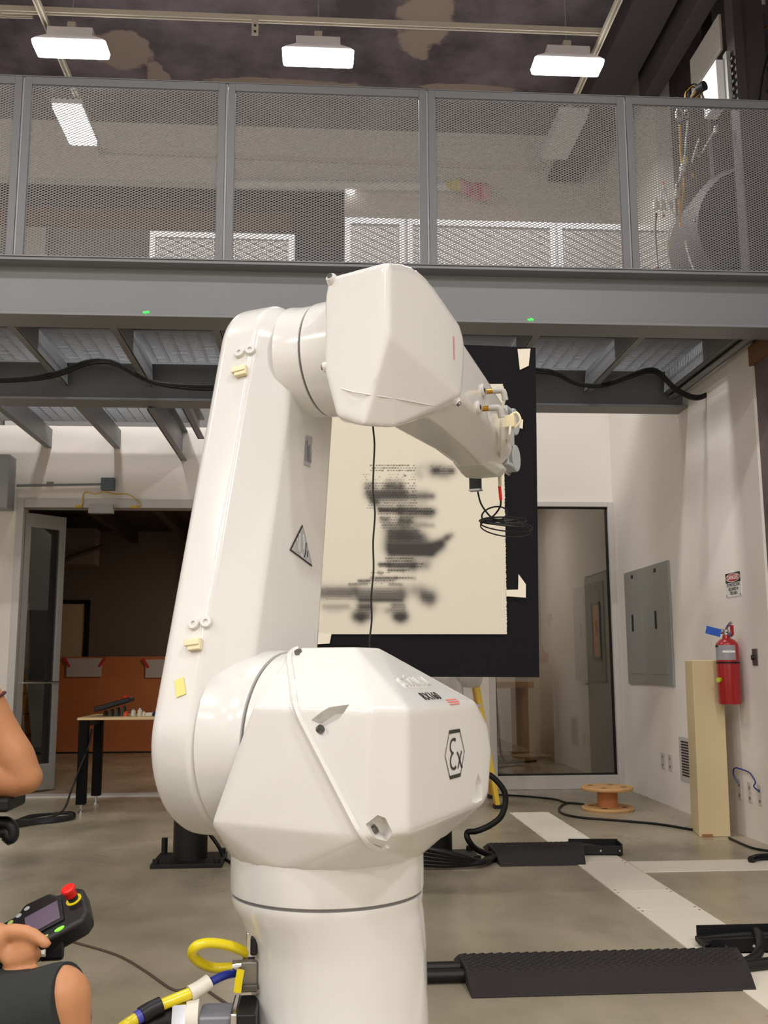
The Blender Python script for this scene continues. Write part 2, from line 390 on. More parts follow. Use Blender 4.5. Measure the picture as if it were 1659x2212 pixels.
ob('gasket', bm, black_rubber, win)

# doorway frame at left, with threshold and head
bm = newbm()
for lo, hi in [((OX0, YB-.03, 0), (OX0+.07, YB+.15, OZ)), ((OX0+.07, YB-.03, OZ-.09), (OX1-.07, YB+.15, OZ)), ((OX1-.07, YB-.03, 0), (OX1, YB+.15, OZ))]: box(bm, lo, hi)
dr = struct('door_2', bm, mat('doorframe_grey', (190, 188, 186), .4, .2, var=.03), bevel=.004)
bm = newbm(); box(bm, (OX0, YB-.16, 0), (OX1, YB+.02, .012)); ob('threshold', bm, mat('threshold_steel', (186, 184, 180), .4, .2, var=.05), dr)
# narrow glazed leaf standing open inwards
hx, hy = OX0+.06, YB+.06; lx, ly = -2.63, YB+.40
def leafpt(t, z, o=0): 
    n_ = V((-(ly-hy), lx-hx, 0)).normalized()
    return V((hx+(lx-hx)*t, hy+(ly-hy)*t, z)) + n_*o
def leafbox(bm, t0, t1, z0, z1, th=.022):
    loft(bm, [[leafpt(t0, z0, -th), leafpt(t1, z0, -th), leafpt(t1, z0, th), leafpt(t0, z0, th)], [leafpt(t0, z1, -th), leafpt(t1, z1, -th), leafpt(t1, z1, th), leafpt(t0, z1, th)]])
leaf = None
bm = newbm(); leafbox(bm, 0, .14, .02, 2.74); leafbox(bm, .86, 1, .02, 2.74); leafbox(bm, .14, .86, .02, .27); leafbox(bm, .14, .86, 2.60, 2.74)
leaf = struct('door_3', bm, alu, bevel=.002)
bm = newbm(); leafbox(bm, .14, .86, .27, 2.60, .004); ob('pane', bm, glass_m, leaf)
bm = newbm(); tube(bm, [leafpt(.07, 1.06, -.06), leafpt(.93, 1.06, -.06)], .012, smooth=False)
cyl(bm, leafpt(.07, 1.06, -.06), leafpt(.07, 1.06, 0), .01); cyl(bm, leafpt(.93, 1.06, -.06), leafpt(.93, 1.06, 0), .01); ob('push_bar', bm, chrome, leaf)
bm = newbm(); tube(bm, [leafpt(.93, 1.0, .03), leafpt(.80, 1.0, .08), leafpt(.78, 1.15, .09), leafpt(.80, 1.3, .08), leafpt(.93, 1.3, .03)], .011); ob('pull_handle', bm, alu, leaf)
bm = newbm(); box(bm, (-7.85, YB-.012, 0), (OX0, YB, .1)); struct('baseboard_back', bm, steel_paint)

# ------------------------------------------------------------------ mezzanine steel
ZB, ZT = 3.30, 3.665
def ibeam(y0, x0, x1, zb, zt, label, fl=.23, tf=.02, tw=.02, flip=0):
    t = thing('steel_beam', label, 'beam', ((x0+x1)/2, y0, zb))
    bm = newbm(); box(bm, (x0, y0+.11, zb+tf), (x1, y0+.11+tw, zt-tf)); ob('web', bm, steel_paint, t)
    bm = newbm(); box(bm, (x0, y0, zb), (x1, y0+fl, zb+tf)); ob('bottom_flange', bm, steel_paint, t, bevel=.003)
    bm = newbm(); box(bm, (x0, y0, zt-tf), (x1, y0+fl, zt)); ob('top_flange', bm, steel_paint, t, bevel=.003)
    return t
fb = ibeam(5.76, -7.8, XW, ZB, ZT, 'long grey I-beam carrying the front edge of the mezzanine')
bm = newbm(); box(bm, (-7.8, 5.752, ZT), (XW, 5.86, ZT+.008)); ob('toe_plate', bm, steel_paint, fb)
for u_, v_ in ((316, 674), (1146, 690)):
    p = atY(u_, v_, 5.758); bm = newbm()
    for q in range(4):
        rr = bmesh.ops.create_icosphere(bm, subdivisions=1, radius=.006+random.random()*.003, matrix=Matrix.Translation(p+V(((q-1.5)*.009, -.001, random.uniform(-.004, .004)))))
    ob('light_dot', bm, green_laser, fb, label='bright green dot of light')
sb = ibeam(7.68, -7.8, XW, ZB, 3.62, 'grey steel channel under the mezzanine, behind the front beam')
# joists: each a channel
def joist(x, y0, y1, zb, zt, label, fl=.055, s=1):
    t = thing('floor_joist', label, 'joist', (x, (y0+y1)/2, zb), group='mezzanine joists')
    bm = newbm(); box(bm, (x-.006, y0, zb), (x+.006, y1, zt)); ob('web', bm, steel_paint, t)
    bm = newbm(); box(bm, (min(x, x+s*fl), y0, zb), (max(x, x+s*fl), y1, zb+.012)); box(bm, (min(x, x+s*fl), y0, zt-.012), (max(x, x+s*fl), y1, zt)); ob('flange', bm, steel_paint, t)
for x, lab in ((-2.70, 'joist at the far left between front beam and second channel'), (-2.02, 'joist left of the robot, above the looped cable'), (-1.35, 'joist just left of the robot elbow, meeting the second channel'),
               (-.67, 'joist hidden mostly behind the robot arm'), (.0, 'joist above the middle of the black board'), (.72, 'joist above the right of the black board'),
               (1.45, 'short joist seen right above the corner of the black board'), (2.19, 'joist right of the black board above the cable loop'), (2.86, 'joist next to the right wall')):
    joist(x, 5.89, 7.78, 3.44, 3.60, lab, s=-1 if x < 0 else 1)
joist(XW-.07, 5.89, 7.78, 3.40, 3.60, 'edge channel against the right wall', s=-1)
for x, zb, y1, lab in ((-2.70, 3.39, YB, 'rear joist landing on the white wall at far left'), (-2.02, 3.39, YB, 'rear joist landing above the doorway'), (-1.40, 3.27, YB, 'deep rear edge joist ending at the wall beside the robot arm')):
    joist(x, 7.86, y1, zb, 3.58, lab, s=1 if x > -1.5 else -1)
joist(-1.17, 7.86, 9.35, 3.38, 3.58, 'short channel beside the deep rear joist')
# bar grating deck
def grating(x0, x1, y0, y1, z, label):
    bm = newbm(); y = y0
    while y < y1: box(bm, (x0, y, z), (x1, y+.006, z+.03)); y += .034
    x = x0
    while x < x1: box(bm, (x, y0, z+.018), (x+.007, y1, z+.028)); x += .1
    solo('deck_grating', bm, steel_dark, label, 'grating', kind='stuff', smooth=False)
grating(-4.2, XW-.02, 5.90, 7.66, 3.605, 'steel bar grating deck between the front beam and the second channel')
grating(-4.2, -1.2, 7.86, YB-.3, 3.585, 'steel bar grating deck over the doorway at left')
bm = newbm(); box(bm, (-4.2, 6.02, 3.640), (XW-.02, 6.9, 3.655))  # added plate that keeps the grating dark when seen from below
solo('deck_shade_plate', bm, steel_dark, 'steel plate added on the mezzanine grating to darken its underside', 'plate')

# ---- expanded metal railing panels
def expanded(w_, h_, lw=.034, sw=.017, t=.0052):
    nx, nz = max(2, round(w_/lw)), max(2, round(h_/sw)); lx_, lz = w_/nx, h_/nz
    vs, fs = [], []
    def strand(p, q):
        d = q-p; n_ = np.array([-d[2], 0, d[0]]); n_ = n_/np.linalg.norm(n_)*t/2; e = np.array([0, .0035, 0])
        k = len(vs)
        for a in (p, q): vs.extend([a-n_-e*.2, a+n_-e, a+e])
        fs.extend([(k, k+1, k+4, k+3), (k+1, k+2, k+5, k+4), (k+2, k, k+3, k+5)])
    for j in range(2*nz):
        for i in range(nx+1):
            # zigzag nodes: even rows at i*lx, odd rows shifted by half
            sh = .5*(j % 2)
            a = np.array([(i+sh)*lx_, 0, j*lz/2])
            if a[0] > w_+1e-6: continue
            for dx in (-.5, .5):
                b_ = np.array([a[0]+dx*lx_, 0, (j+1)*lz/2])
                if -1e-6 <= b_[0] <= w_+1e-6: strand(a, b_)
    me = bpy.data.meshes.new('expanded_mesh'); me.from_pydata([tuple(p) for p in vs], [], fs); me.materials.append(mesh_m); me.update()
    return me
MESHES = {}
def panel(x0, x1, y, z0, z1, label, group, fr=.045, rp=None, mp=None):
    rp = rp or rail_paint
    t = thing('railing_panel', label, 'railing', ((x0+x1)/2, y, z0), group=group)
    bm = newbm(); box(bm, (x0, y-.012, z0), (x0+fr, y+.02, z1)); ob('side_rail', bm, rp, t, bevel=.002)
    bm = newbm(); box(bm, (x1-fr, y-.012, z0), (x1, y+.02, z1)); ob('side_rail', bm, rp, t, bevel=.002)
    bm = newbm(); box(bm, (x0+fr, y-.012, z1-.05), (x1-fr, y+.02, z1)); ob('top_rail', bm, rp, t, bevel=.002)
    bm = newbm(); box(bm, (x0+fr, y-.012, z0), (x1-fr, y+.02, z0+.012)); ob('bottom_rail', bm, rp, t, bevel=.002)
    key = (round(x1-x0, 2), round(z1-z0, 2), mp is None)
    if key not in MESHES: MESHES[key] = expanded(x1-x0-2*fr+.01, z1-z0-.062+.01)
    if mp: MESHES[key].materials[0] = mp
    o = bpy.data.objects.new('mesh_infill', MESHES[key]); C.objects.link(o); o.parent = t; o['kind'] = 'stuff'
    o.location = (-(x1-x0)/2+fr-.005, .004, .012-.005)
    bm = newbm(); box(bm, (x1+.001, y-.004, z0), (x1+.012, y+.03, z1)); ob('gap_post', bm, steel_dark, t)
RT_ = 4.855
for (a, b_), lab in zip(((-4.3, -3.10), (-3.085, -1.865), (-1.85, -.605), (-.59, .665), (.68, 1.955), (1.97, XW-.01)),
    ('mesh railing panel at the far left outside the view', 'cut off mesh railing panel at the left edge of the view', 'mesh railing panel in front of the lit ceiling tube', 'mesh railing panel left of centre behind the robot elbow', 'mesh railing panel in front of the colourful hanging bundle', 'mesh railing panel at right in front of the wired machine')):
    panel(a, b_, 5.78, ZT, RT_, lab, 'front mezzanine railing panels')
for (a, b_), lab in zip(((.20, .70), (.72, 1.97), (1.985, XW-.02)), ('narrow rear mesh panel behind the robot elbow', 'long rear mesh panel seen through the front railing, right of centre', 'rear mesh panel next to the right wall')):
    panel(a, b_, 7.70, 3.66, 4.895, lab, 'rear mezzanine railing panels', rp=rail_lit, mp=mesh_lit)
for (a, b_), lab in zip(((-1.46, -.855), (-.84, -.235)), ('left of two bright mesh panels deep on the upper level', 'right of two bright mesh panels deep on the upper level')):
    panel(a, b_, 8.04, 3.62, 4.89, lab, 'far left mesh panels', rp=rail_lit, mp=mesh_lit)
bm = newbm(); box(bm, (-4.3, 5.765, RT_), (XW-.01, 5.81, RT_+.006)); solo('handrail_cap', bm, rail_paint, 'thin grey capping along the top of the front railing', 'rail')

# ------------------------------------------------------------------ strut frame and ceiling lights
ZS = 6.0
strut_m = mat('strut_cream', (196, 188, 172), .45, var=.05)
def strut(p, q, label, w_=.042):
    p, q = V(p), V(q); d_ = (q-p).normalized(); s = d_.cross(V((0, 0, 1)))*w_/2
    bm = newbm()
    prof = lambda c: [c-s, c-s+V((0, 0, .042)), c+s+V((0, 0, .042)), c+s, c+s*.5, c+s*.5+V((0, 0, .025)), c-s*.5+V((0, 0, .025)), c-s*.5]
    loft(bm, [prof(p), prof(q)]); return solo('strut_channel', bm, strut_m, label, 'strut', 'ceiling strut frame', smooth=False)
strut((-2.085, 3.0, ZS), (-2.085, 8.86, ZS), 'cream strut channel running back at left under the ceiling')
strut((2.17, 3.0, ZS), (2.17, 9.02, ZS), 'cream strut channel running back at right under the ceiling')
strut((-2.40, 6.83, ZS+.045), (2.19, 6.83, ZS+.045), 'cream cross strut carrying the three bright high bay lamps')
strut((-2.10, 8.86, ZS+.045), (2.19, 8.96, ZS+.045), 'rear cross strut seen faintly through the railing mesh')
strut((-7.8, 7.05, ZS+.09), (-2.2, 6.95, ZS+.09), 'thin strut at the upper left edge leading to the left lamp', .03)
p = atZ(551, 52, ZS)
bm = newbm(); box(bm, (p.x-.025, 6.80, ZS-.09), (p.x+.025, 6.806, ZS+.045)); hb = solo('hanger_bracket', bm, strut_m, 'small punched bracket on the cross strut between two lamps', 'bracket')
bm = newbm()
for k in range(2): cyl(bm, (p.x, 6.795, ZS-.06+.05*k), (p.x, 6.801, ZS-.06+.05*k), .010, n=10)
ob('bolt', bm, screw_m, hb)
lens_m = mat('lamp_lens', (255, 248, 240), .4, var=0, emit=9)
hous_m = mat('lamp_housing', (205, 200, 204), .4, var=.03)
def highbay(x, y, label):
    t = thing('high_bay_lamp', label, 'lamp', (x, y, ZS-.25), group='bright high bay lamps')
    bm = newbm(); r = lambda wx, wy, z: [V((x-wx, y-wy, z)), V((x+wx, y-wy, z)), V((x+wx, y+wy, z)), V((x-wx, y+wy, z))]
    loft(bm, [r(.17, .07, ZS-.02), r(.17, .07, ZS-.085), r(.255, .075, ZS-.115), r(.255, .075, ZS-.125)]); ob('housing', bm, hous_m, t, bevel=.004)
    bm = newbm(); loft(bm, [r(.262, .078, ZS-.125), r(.276, .085, ZS-.14), r(.266, .082, ZS-.185), r(.17, .05, ZS-.205)]); ob('lens', bm, lens_m, t, bevel=.006)
    bm = newbm(); box(bm, (x-.03, y-.03, ZS-.03), (x+.03, y+.03, ZS+.05)); ob('hanger', bm, strut_m, t)
    bm = newbm(); cyl(bm, (x, y, ZS), (x, y, ZC), .005, n=8); ob('hanger_rod', bm, steel_dark, t)
    l = bpy.data.lights.new('bay_light', 'AREA'); l.shape = 'RECTANGLE'; l.size = .5; l.size_y = .3; l.energy = BAY_W; l.color = LAMP_COL
    o = bpy.data.objects.new('bay_light', l); o.location = (x, y, ZS-.24); C.objects.link(o)
highbay(-1.90, 6.95, 'leftmost of the three bright high bay lamps'); highbay(-.03, 6.95, 'middle one of the three bright high bay lamps'); highbay(1.92, 6.95, 'rightmost of the three bright high bay lamps')
def linear(x, y0, y1, lit, label):
    t = thing('linear_lamp', label, 'lamp', (x, (y0+y1)/2, ZS-.09))
    bm = newbm(); box(bm, (x-.13, y0, ZS-.05), (x+.13, y1, ZS-.005)); ob('housing', bm, hous_m, t, bevel=.004)
    bm = newbm(); box(bm, (x-.12, y0+.01, ZS-.09), (x+.12, y1-.01, ZS-.05)); ob('lens', bm, lens_m if lit else mat('unlit_lens', (196, 194, 188), .35, var=.02), t, bevel=.006)
    if lit:
        l = bpy.data.lights.new('linear_light', 'AREA'); l.shape = 'RECTANGLE'; l.size = .2; l.size_y = y1-y0; l.energy = BAY_W*.7; l.color = LAMP_COL
        o = bpy.data.objects.new('linear_light', l); o.location = (x, (y0+y1)/2, ZS-.1); C.objects.link(o)
linear(-2.17, 7.87, 8.5, True, 'lit tube lamp glowing behind the railing mesh at left'); linear(2.19, 7.75, 8.5, False, 'unlit tube lamp behind the railing mesh at right')
# dark girders along the right
bm = newbm(); box(bm, (2.55, 2.0, 6.45), (2.62, 9.8, 6.94)); box(bm, (2.45, 2.0, 6.38), (2.80, 9.8, 6.45)); solo('roof_girder', bm, dark_beam, 'dark girder running back under the ceiling at upper right', 'girder', bevel=.004)
bm = newbm(); box(bm, (2.86, 2.0, 6.2), (3.0, 8.0, 6.9)); solo('roof_girder', bm, dark_beam, 'second dark girder against the wall at upper right', 'girder', bevel=.004)
# pipe and cloth bundle on the upper level
PYF = YB-.11; p0, p1 = atY(490, 397, PYF), atY(985, 402, PYF)
bm = newbm(); tube(bm, [p0, p1], .052, n=14, smooth=False); hp = solo('white_pipe', bm, mat('pipe_white', (240, 238, 236), .3, var=.02), 'long white horizontal pipe behind the mesh railing', 'pipe')
bm = newbm(); lathe(bm, [(0, 0), (.05, .01), (.05, .04), (0, .05)], n=16, M=Matrix.Translation(atY(757, 414, YB-.06)) @ Matrix.Rotation(PI/2, 4, 'X')); ob('spot', bm, mat('spot_lens', (255, 250, 244), .4, var=0, emit=3), hp, label='small bright lamp under the pipe')
cols = [(232, 214, 90), (236, 150, 170), (222, 80, 120), (232, 170, 180), (240, 226, 220)]
bm = newbm(); mm = [mat('cloth_%d' % i, c, .8, var=.1) for i, c in enumerate(cols)]
t = thing('flag_bundle', 'pink and yellow cloth bundle hanging at the end of the white pipe', 'cloth', tuple(atY(1010, 410, PYF)))
for i in range(9):
    a0 = atY(965+i*9, 396+abs(i-3)*1.2, PYF-.03); b0 = atY(985+i*8, 408+i*3.2, PYF-.06)
    bm = newbm(); tube(bm, [a0, (a0+b0)/2+V((.02, -.05*math.sin(i), .02)), b0], lambda s: .035+.02*math.sin(s*PI), n=8); ob('streamer', bm, mm[min(4, (i*5)//9) if i < 4 else 1+(i % 3)], t)

# ------------------------------------------------------------------ wired machine at upper right
mach = thing('test_machine', 'dark steel machine frame with wires and valves on the mezzanine at right', 'machine', (3.2, 6.6, ZT))
def bx(name, lo, hi, m, par, **k): b = newbm(); box(b, lo, hi); return ob(name, b, m, par, **k)
pL = atY(1568, 100, 6.4)
mx_ = 3.0
bx('post', (mx_, 6.35, ZT), (mx_+.07, 6.48, 6.8), dark_beam, mach); bx('post', (mx_+.16, 7.2, ZT), (mx_+.22, 7.28, 6.6), dark_beam, mach)
bx('post_plate', (mx_+.07, 6.38, ZT), (mx_+.24, 6.42, 6.8), dark_beam, mach)
for z in (5.52, 5.95, 6.40): bx('cross_bar', (mx_+.24, 6.38, z), (mx_+.9, 6.44, z+.07), dark_beam, mach)
bx('post', (mx_+.85, 6.36, ZT), (mx_+.92, 6.46, 6.8), dark_beam, mach)
bm = newbm(); tube(bm, [(mx_+.24, 6.34, 5.3), (mx_+.75, 6.34, 6.1)], .035, n=4, smooth=False); ob('brace', bm, dark_beam, mach)
bm = newbm(); tube(bm, [(mx_+.27, 6.5, 6.02), (mx_+.27, 6.5, 6.28)], .055, n=18, smooth=False); ob('canister', bm, white_p, mach)
bm = newbm(); tube(bm, [(mx_+.40, 6.52, 6.05), (mx_+.62, 6.52, 6.38)], .05, n=4, smooth=False); ob('white_strut', bm, white_p, mach)
bx('gold_bar', (mx_+.25, 6.36, 5.82), (mx_+.45, 6.38, 5.84), brass, mach)
za, zb2 = atY(1515, 172, 6.9).z, atY(1545, 50, 6.6).z
bx('white_panel', (mx_-.03, 6.52, za), (mx_-.01, 7.10, zb2+.02), mat('panel_white', (176, 172, 164), .5, var=.03), mach, bevel=.004)
za, zb2 = atY(1540, 222, 6.5).z, atY(1540, 135, 6.5).z
bx('control_box', (mx_-.10, 6.46, za), (mx_-.005, 6.72, zb2), mat('box_white', (226, 224, 226), .4, var=.02), mach, bevel=.004)
bx('box_side', (mx_-.045, 6.40, za-.05), (mx_-.015, 6.46, zb2+.03), panel_grey, mach)
for i in range(6):
    z = za-.02+i*.06; bm = newbm(); cyl(bm, (mx_-.01, 6.40, z), (mx_-.01, 6.36, z), .014, n=8); ob('plug', bm, screw_m, mach)
bm = newbm(); lathe(bm, [(.0, -.28), (.50, -.28), (.55, -.2), (.55, .2), (.50, .28), (.0, .28)], n=56, M=Matrix.Translation((3.30, 7.0, 4.42)) @ Matrix.Rotation(PI/2, 4, 'X')); ob('drum', bm, dark_beam, mach)
bm = newbm(); cyl(bm, (3.30, 6.72, 4.42), (3.30, 6.66, 4.42), .12, n=28); cyl(bm, (3.2, 6.72, 4.2), (3.2, 6.68, 4.2), .03, n=14); ob('drum_hub', bm, black_steel, mach)
def uvY(u, v, y=6.5): return atY(u, v, y)
wire_w = mat('wire_white', (210, 208, 206), .3, var=.03); wire_y = mat('wire_orange', (222, 160, 40), .4, var=.03)
for pts, m in (([(1468, 270), (1470, 330), (1477, 400), (1468, 470)], wire_y), ([(1469, 400), (1467, 440), (1470, 490)], wire_y),
               ([(1486, 260), (1482, 300), (1478, 345), (1468, 385), (1462, 420)], wire_w), ([(1510, 300), (1500, 330), (1495, 350)], wire_w), ([(1550, 272), (1530, 305), (1516, 330)], wire_w),
               ([(1476, 370), (1466, 392), (1460, 430)], wire_w), ([(1435, 400), (1428, 430), (1440, 455)], wire_w), ([(1460, 470), (1445, 500), (1442, 545), (1450, 580)], wire_w),
               ([(1418, 460), (1416, 500), (1420, 560), (1422, 580)], cable_black), ([(1500, 450), (1475, 460), (1462, 470)], wire_w), ([(1435, 405), (1445, 440), (1460, 470)], wire_w), ([(1480, 520), (1490, 560), (1500, 585)], wire_w),
               ([(1415, 460), (1414, 510), (1420, 578)], wire_w)):
    bm = newbm(); tube(bm, [uvY(a, b_) for a, b_ in pts], .0065, n=6); ob('wire', bm, m, mach)
for (u, v, s, m) in ((1466, 245, .035, chrome), (1482, 245, .02, chrome), (1478, 350, .022, white_p), (1474, 362, .025, white_p), (1463, 400, .02, chrome), (1462, 415, .022, white_p), (1417, 440, .03, white_p), (1433, 443, .024, white_p), (1450, 440, .02, white_p), (1498, 378, .014, brass), (1433, 465, .012, brass), (1500, 475, .012, chrome), (1508, 330, .02, chrome), (1545, 280, .018, white_p), (1615, 256, .016, cream_p)):
    p = uvY(u, v); bm = newbm(); s *= 1.35; cyl(bm, p-V((0, 0, s)), p+V((0, 0, s*.3)), s*.6, n=12); cyl(bm, p+V((0, 0, s*.3)), p+V((0, 0, s)), s*.35, n=12); ob('valve', bm, m, mach)
for u, v in ((1482, 345), (1443, 530)):
    p = uvY(u, v); bm = newbm(); box(bm, p-V((.006, .006, .022)), p+V((.006, .006, .022))); ob('yellow_tag', bm, yellow_p, mach)
for u, v in ((1433, 396), (1464, 403), (1417, 582)):
    p = uvY(u, v); bm = newbm(); cyl(bm, p-V((0, 0, .01)), p+V((0, 0, .01)), .008, n=8); ob('red_cap', bm, red_plastic, mach)
bm = newbm(); pts = [(1486, 262), (1486, 220), (1480, 195), (1490, 182), (1505, 185)]
for k in range(5):
    bm = newbm(); tube(bm, [uvY(u+random.uniform(-6, 8), v+random.uniform(-5, 5), 6.45) for u, v in [(1484, 225), (1480+k*5, 200-k), (1492+k*3, 186+k*2), (1510+k*2, 200+k*4), (1505, 218)]], .0055, n=6); ob('wire', bm, (cable_black, wire_y, cable_black, wire_w, wire_y)[k], mach)
bm = newbm(); p = uvY(1508, 193, 6.42); cyl(bm, p, p+V((.03, -.05, 0)), .035, n=16); ob('gauge', bm, black_plastic, mach)
bm = newbm(); tube(bm, [uvY(1659, 120, 6.28), uvY(1648, 160, 6.28), uvY(1640, 215, 6.28)], .008, n=6); ob('hose', bm, cable_black, mach)

# looped cable along the second channel
zc = lambda u, v: atY(u, v, 7.30)
bm = newbm()
for off in (0, 5, -3):
    tube(bm, [zc(u, v+off*(.3+.7*abs(math.sin(u*.01)))) for u, v in ((-60, 822), (40, 820), (120, 808), (180, 785), (215, 779), (250, 785), (320, 822), (390, 834), (480, 835), (600, 815), (760, 800), (1000, 790), (1150, 799), (1200, 806), (1245, 828), (1300, 832), (1360, 812), (1400, 800), (1425, 806), (1460, 840), (1500, 858), (1530, 850), (1548, 830))], .012, n=8)
solo('looped_cable', bm, cable_black, 'black cables looping along under the mezzanine', 'cable')

# ------------------------------------------------------------------ ROBOT
PHI = RAD(28.6); RO = V((.02, 2.05, 0))
RM = Matrix.Translation(RO) @ Matrix.Rotation(-PHI, 4, 'Z'); RMI = RM.inverted()
rob = thing('industrial_robot', 'large glossy white jointed robot arm in the foreground reaching towards the drawing', 'robot', tuple(RO), -PHI)
def lray(u, v): return RMI @ EYE, RMI.to_3x3() @ ray(u, v)
def rpart(name, bm, m, par=None, **k): return ob(name, bm, m, par or rob, world=False, **k)
def ringz(r, z, cx=0, cy=0, n=64): return [V((cx+r*math.cos(2*PI*i/n), cy+r*math.sin(2*PI*i/n), z)) for i in range(n)]
# base
bm = newbm()
loft(bm, [ringz(.24, .44), ringz(.24, .462), ringz(.205, .475, .02, .01), ringz(.174, .50, .022, .012), ringz(.172, .56, .022, .012), ringz(.172, .655, .021, .011), ringz(.175, .685, .017, .009), ringz(.183, .725, .007, .004), ringz(.188, .745), ringz(.190, .756), ringz(.190, .762)])
base = rpart('base', bm, robot_white, sharp=35)
bm = newbm(); loft(bm, [ringz(.1865, .755), ringz(.1865, .77)]); rpart('seal_ring', bm, mat('seal_grey', (110, 110, 108), .6, var=0), base)
bm = newbm(); loft(bm, [ringz(.186, .766), ringz(.191, .769), ringz(.192, .775), ringz(.192, .86), ringz(.19, .90)]); rpart('turning_collar', bm, robot_white, sharp=35)
# shoulder housing
SH = [(-.13, -.22, .912), (.19, -.22, .908), (.248, -.165, .912), (-.045, -.215, 1.128), (.20, -.22, 1.126), (.248, -.16, 1.124),
      (.248, .20, 1.124), (.248, .275, 1.07), (.248, .295, 1.02), (.248, .27, .93), (.248, .245, .915),
      (-.06, -.045, 1.237), (.09, -.055, 1.236), (.10, .035, 1.236), (-.06, .05, 1.237), (-.045, .215, 1.128), (.20, .26, 1.115), (-.075, .22, .912), (.19, .28, .93),
      (-.115, -.20, .885), (-.07, .20, .885)]
SH += [(.192*math.cos(t), .192*math.sin(t), .835) for t in np.linspace(0, 2*PI, 24, endpoint=False)]
def soft_hull(pts, voxel, it):
    """convex body with evenly rounded edges"""
    b_ = newbm(); hull(b_, pts); bmesh.ops.recalc_face_normals(b_, faces=b_.faces[:])
    me = bpy.data.meshes.new('soft'); b_.to_mesh(me); b_.free()
    o = bpy.data.objects.new('soft', me); C.objects.link(o)
    m = o.modifiers.new('r', 'REMESH'); m.mode = 'VOXEL'; m.voxel_size = voxel
    m = o.modifiers.new('s', 'SMOOTH'); m.iterations = it; m.factor = .5
    bpy.context.view_layer.update()
    me2 = bpy.data.meshes.new_from_object(o.evaluated_get(bpy.context.evaluated_depsgraph_get()))
    b_ = newbm(); b_.from_mesh(me2); bpy.data.objects.remove(o); bpy.data.meshes.remove(me); bpy.data.meshes.remove(me2); return b_
bmh = soft_hull(SH, .005, 12)
no = V((1, 0, .674)).normalized(); co = V((.035, 0, 1.13))
b1 = bmh.copy(); b2 = bmh
for b_, io, ii in ((b1, True, False), (b2, False, True)):
    bmesh.ops.bisect_plane(b_, geom=b_.verts[:]+b_.edges[:]+b_.faces[:], dist=1e-5, plane_co=co, plane_no=no, clear_outer=io, clear_inner=ii)
    bmesh.ops.holes_fill(b_, edges=[e for e in b_.edges if e.is_boundary])
ctr = V((.09, .02, 1.05))
for v in b2.verts: v.co = ctr + (v.co-ctr)*1.012
for v in b1.verts: v.co = ctr + (v.co-ctr)*1.0
shoulder = rpart('shoulder_casting', b1, robot_white, sharp=50)
cover = rpart('shoulder_cover', b2, robot_white, sharp=50)
# raised bead along the seam
def on_seam(d_, z, o=.004): return V((co.x+(1.13-z)*.674, d_, z))
# screw pockets of the cover
def bvh_of(*objs):
    vs, fs = [], []
    dg = bpy.context.evaluated_depsgraph_get()
    for o in objs:
        me = o.evaluated_get(dg).to_mesh(); k = len(vs)
        vs += [v.co.copy() for v in me.vertices]; fs += [[i+k for i in p.vertices] for p in me.polygons]
    return BVHTree.FromPolygons(vs, fs)
bpy.context.view_layer.update()
TS = bvh_of(shoulder, cover)
def hit(tree, u, v):
    o_, d_ = lray(u, v); d_ = d_.normalized(); l, n_, i, ds = tree.ray_cast(o_, d_)
    if l is None:                       # the ray just misses: take the nearest point of the surface
        best = None
        for t in np.linspace(1.5, 3.4, 60):
            r_ = tree.find_nearest(o_+d_*float(t))
            if best is None or r_[3] < best[3]: best = r_
        l, n_ = best[0], best[1]
    return l, n_
def decal_M(tree, u, v, xdir, lift=.0012):
    l, n_ = hit(tree, u, v); x = V(xdir); x = (x-n_*x.dot(n_)).normalized(); y = n_.cross(x)
    return Matrix(((x.x, y.x, n_.x, l.x+n_.x*lift), (x.y, y.y, n_.y, l.y+n_.y*lift), (x.z, y.z, n_.z, l.z+n_.z*lift), (0, 0, 0, 1)))
DX = (0, 1, 0)
bm = newbm(); bead = []
for u, v in ((646, 1401), (632, 1405), (625, 1420), (628, 1448), (633, 1485), (638, 1521), (646, 1545), (656, 1566), (688, 1628), (720, 1690), (750, 1748), (780, 1803), (803, 1826), (821, 1831), (836, 1825)):
    l, n_ = hit(TS, u, v); bead.append(l+n_*.001)
tube(bm, bead, .0060, n=8, k=3); rpart('seam_bead', bm, robot_white, cover)
casting_line_m = mat('casting_line_paint', (214, 212, 206), .35, var=.02)  # off-white for the casting line on the elbow
def cut(target, cutter_bm):
    bmesh.ops.recalc_face_normals(cutter_bm, faces=cutter_bm.faces[:])
    me = bpy.data.meshes.new('cut'); cutter_bm.to_mesh(me); cutter_bm.free(); me.materials.append(robot_white)
    co_ = bpy.data.objects.new('cut', me); C.objects.link(co_); co_.parent = rob
    bpy.context.view_layer.update()
    m = target.modifiers.new('cut', 'BOOLEAN'); m.operation = 'DIFFERENCE'; m.object = co_; m.solver = 'EXACT'
    bpy.context.view_layer.update()
    me2 = bpy.data.meshes.new_from_object(target.evaluated_get(bpy.context.evaluated_depsgraph_get()))
    me2.set_sharp_from_angle(angle=RAD(45))
    target.modifiers.clear(); target.data = me2; bpy.data.objects.remove(co_)
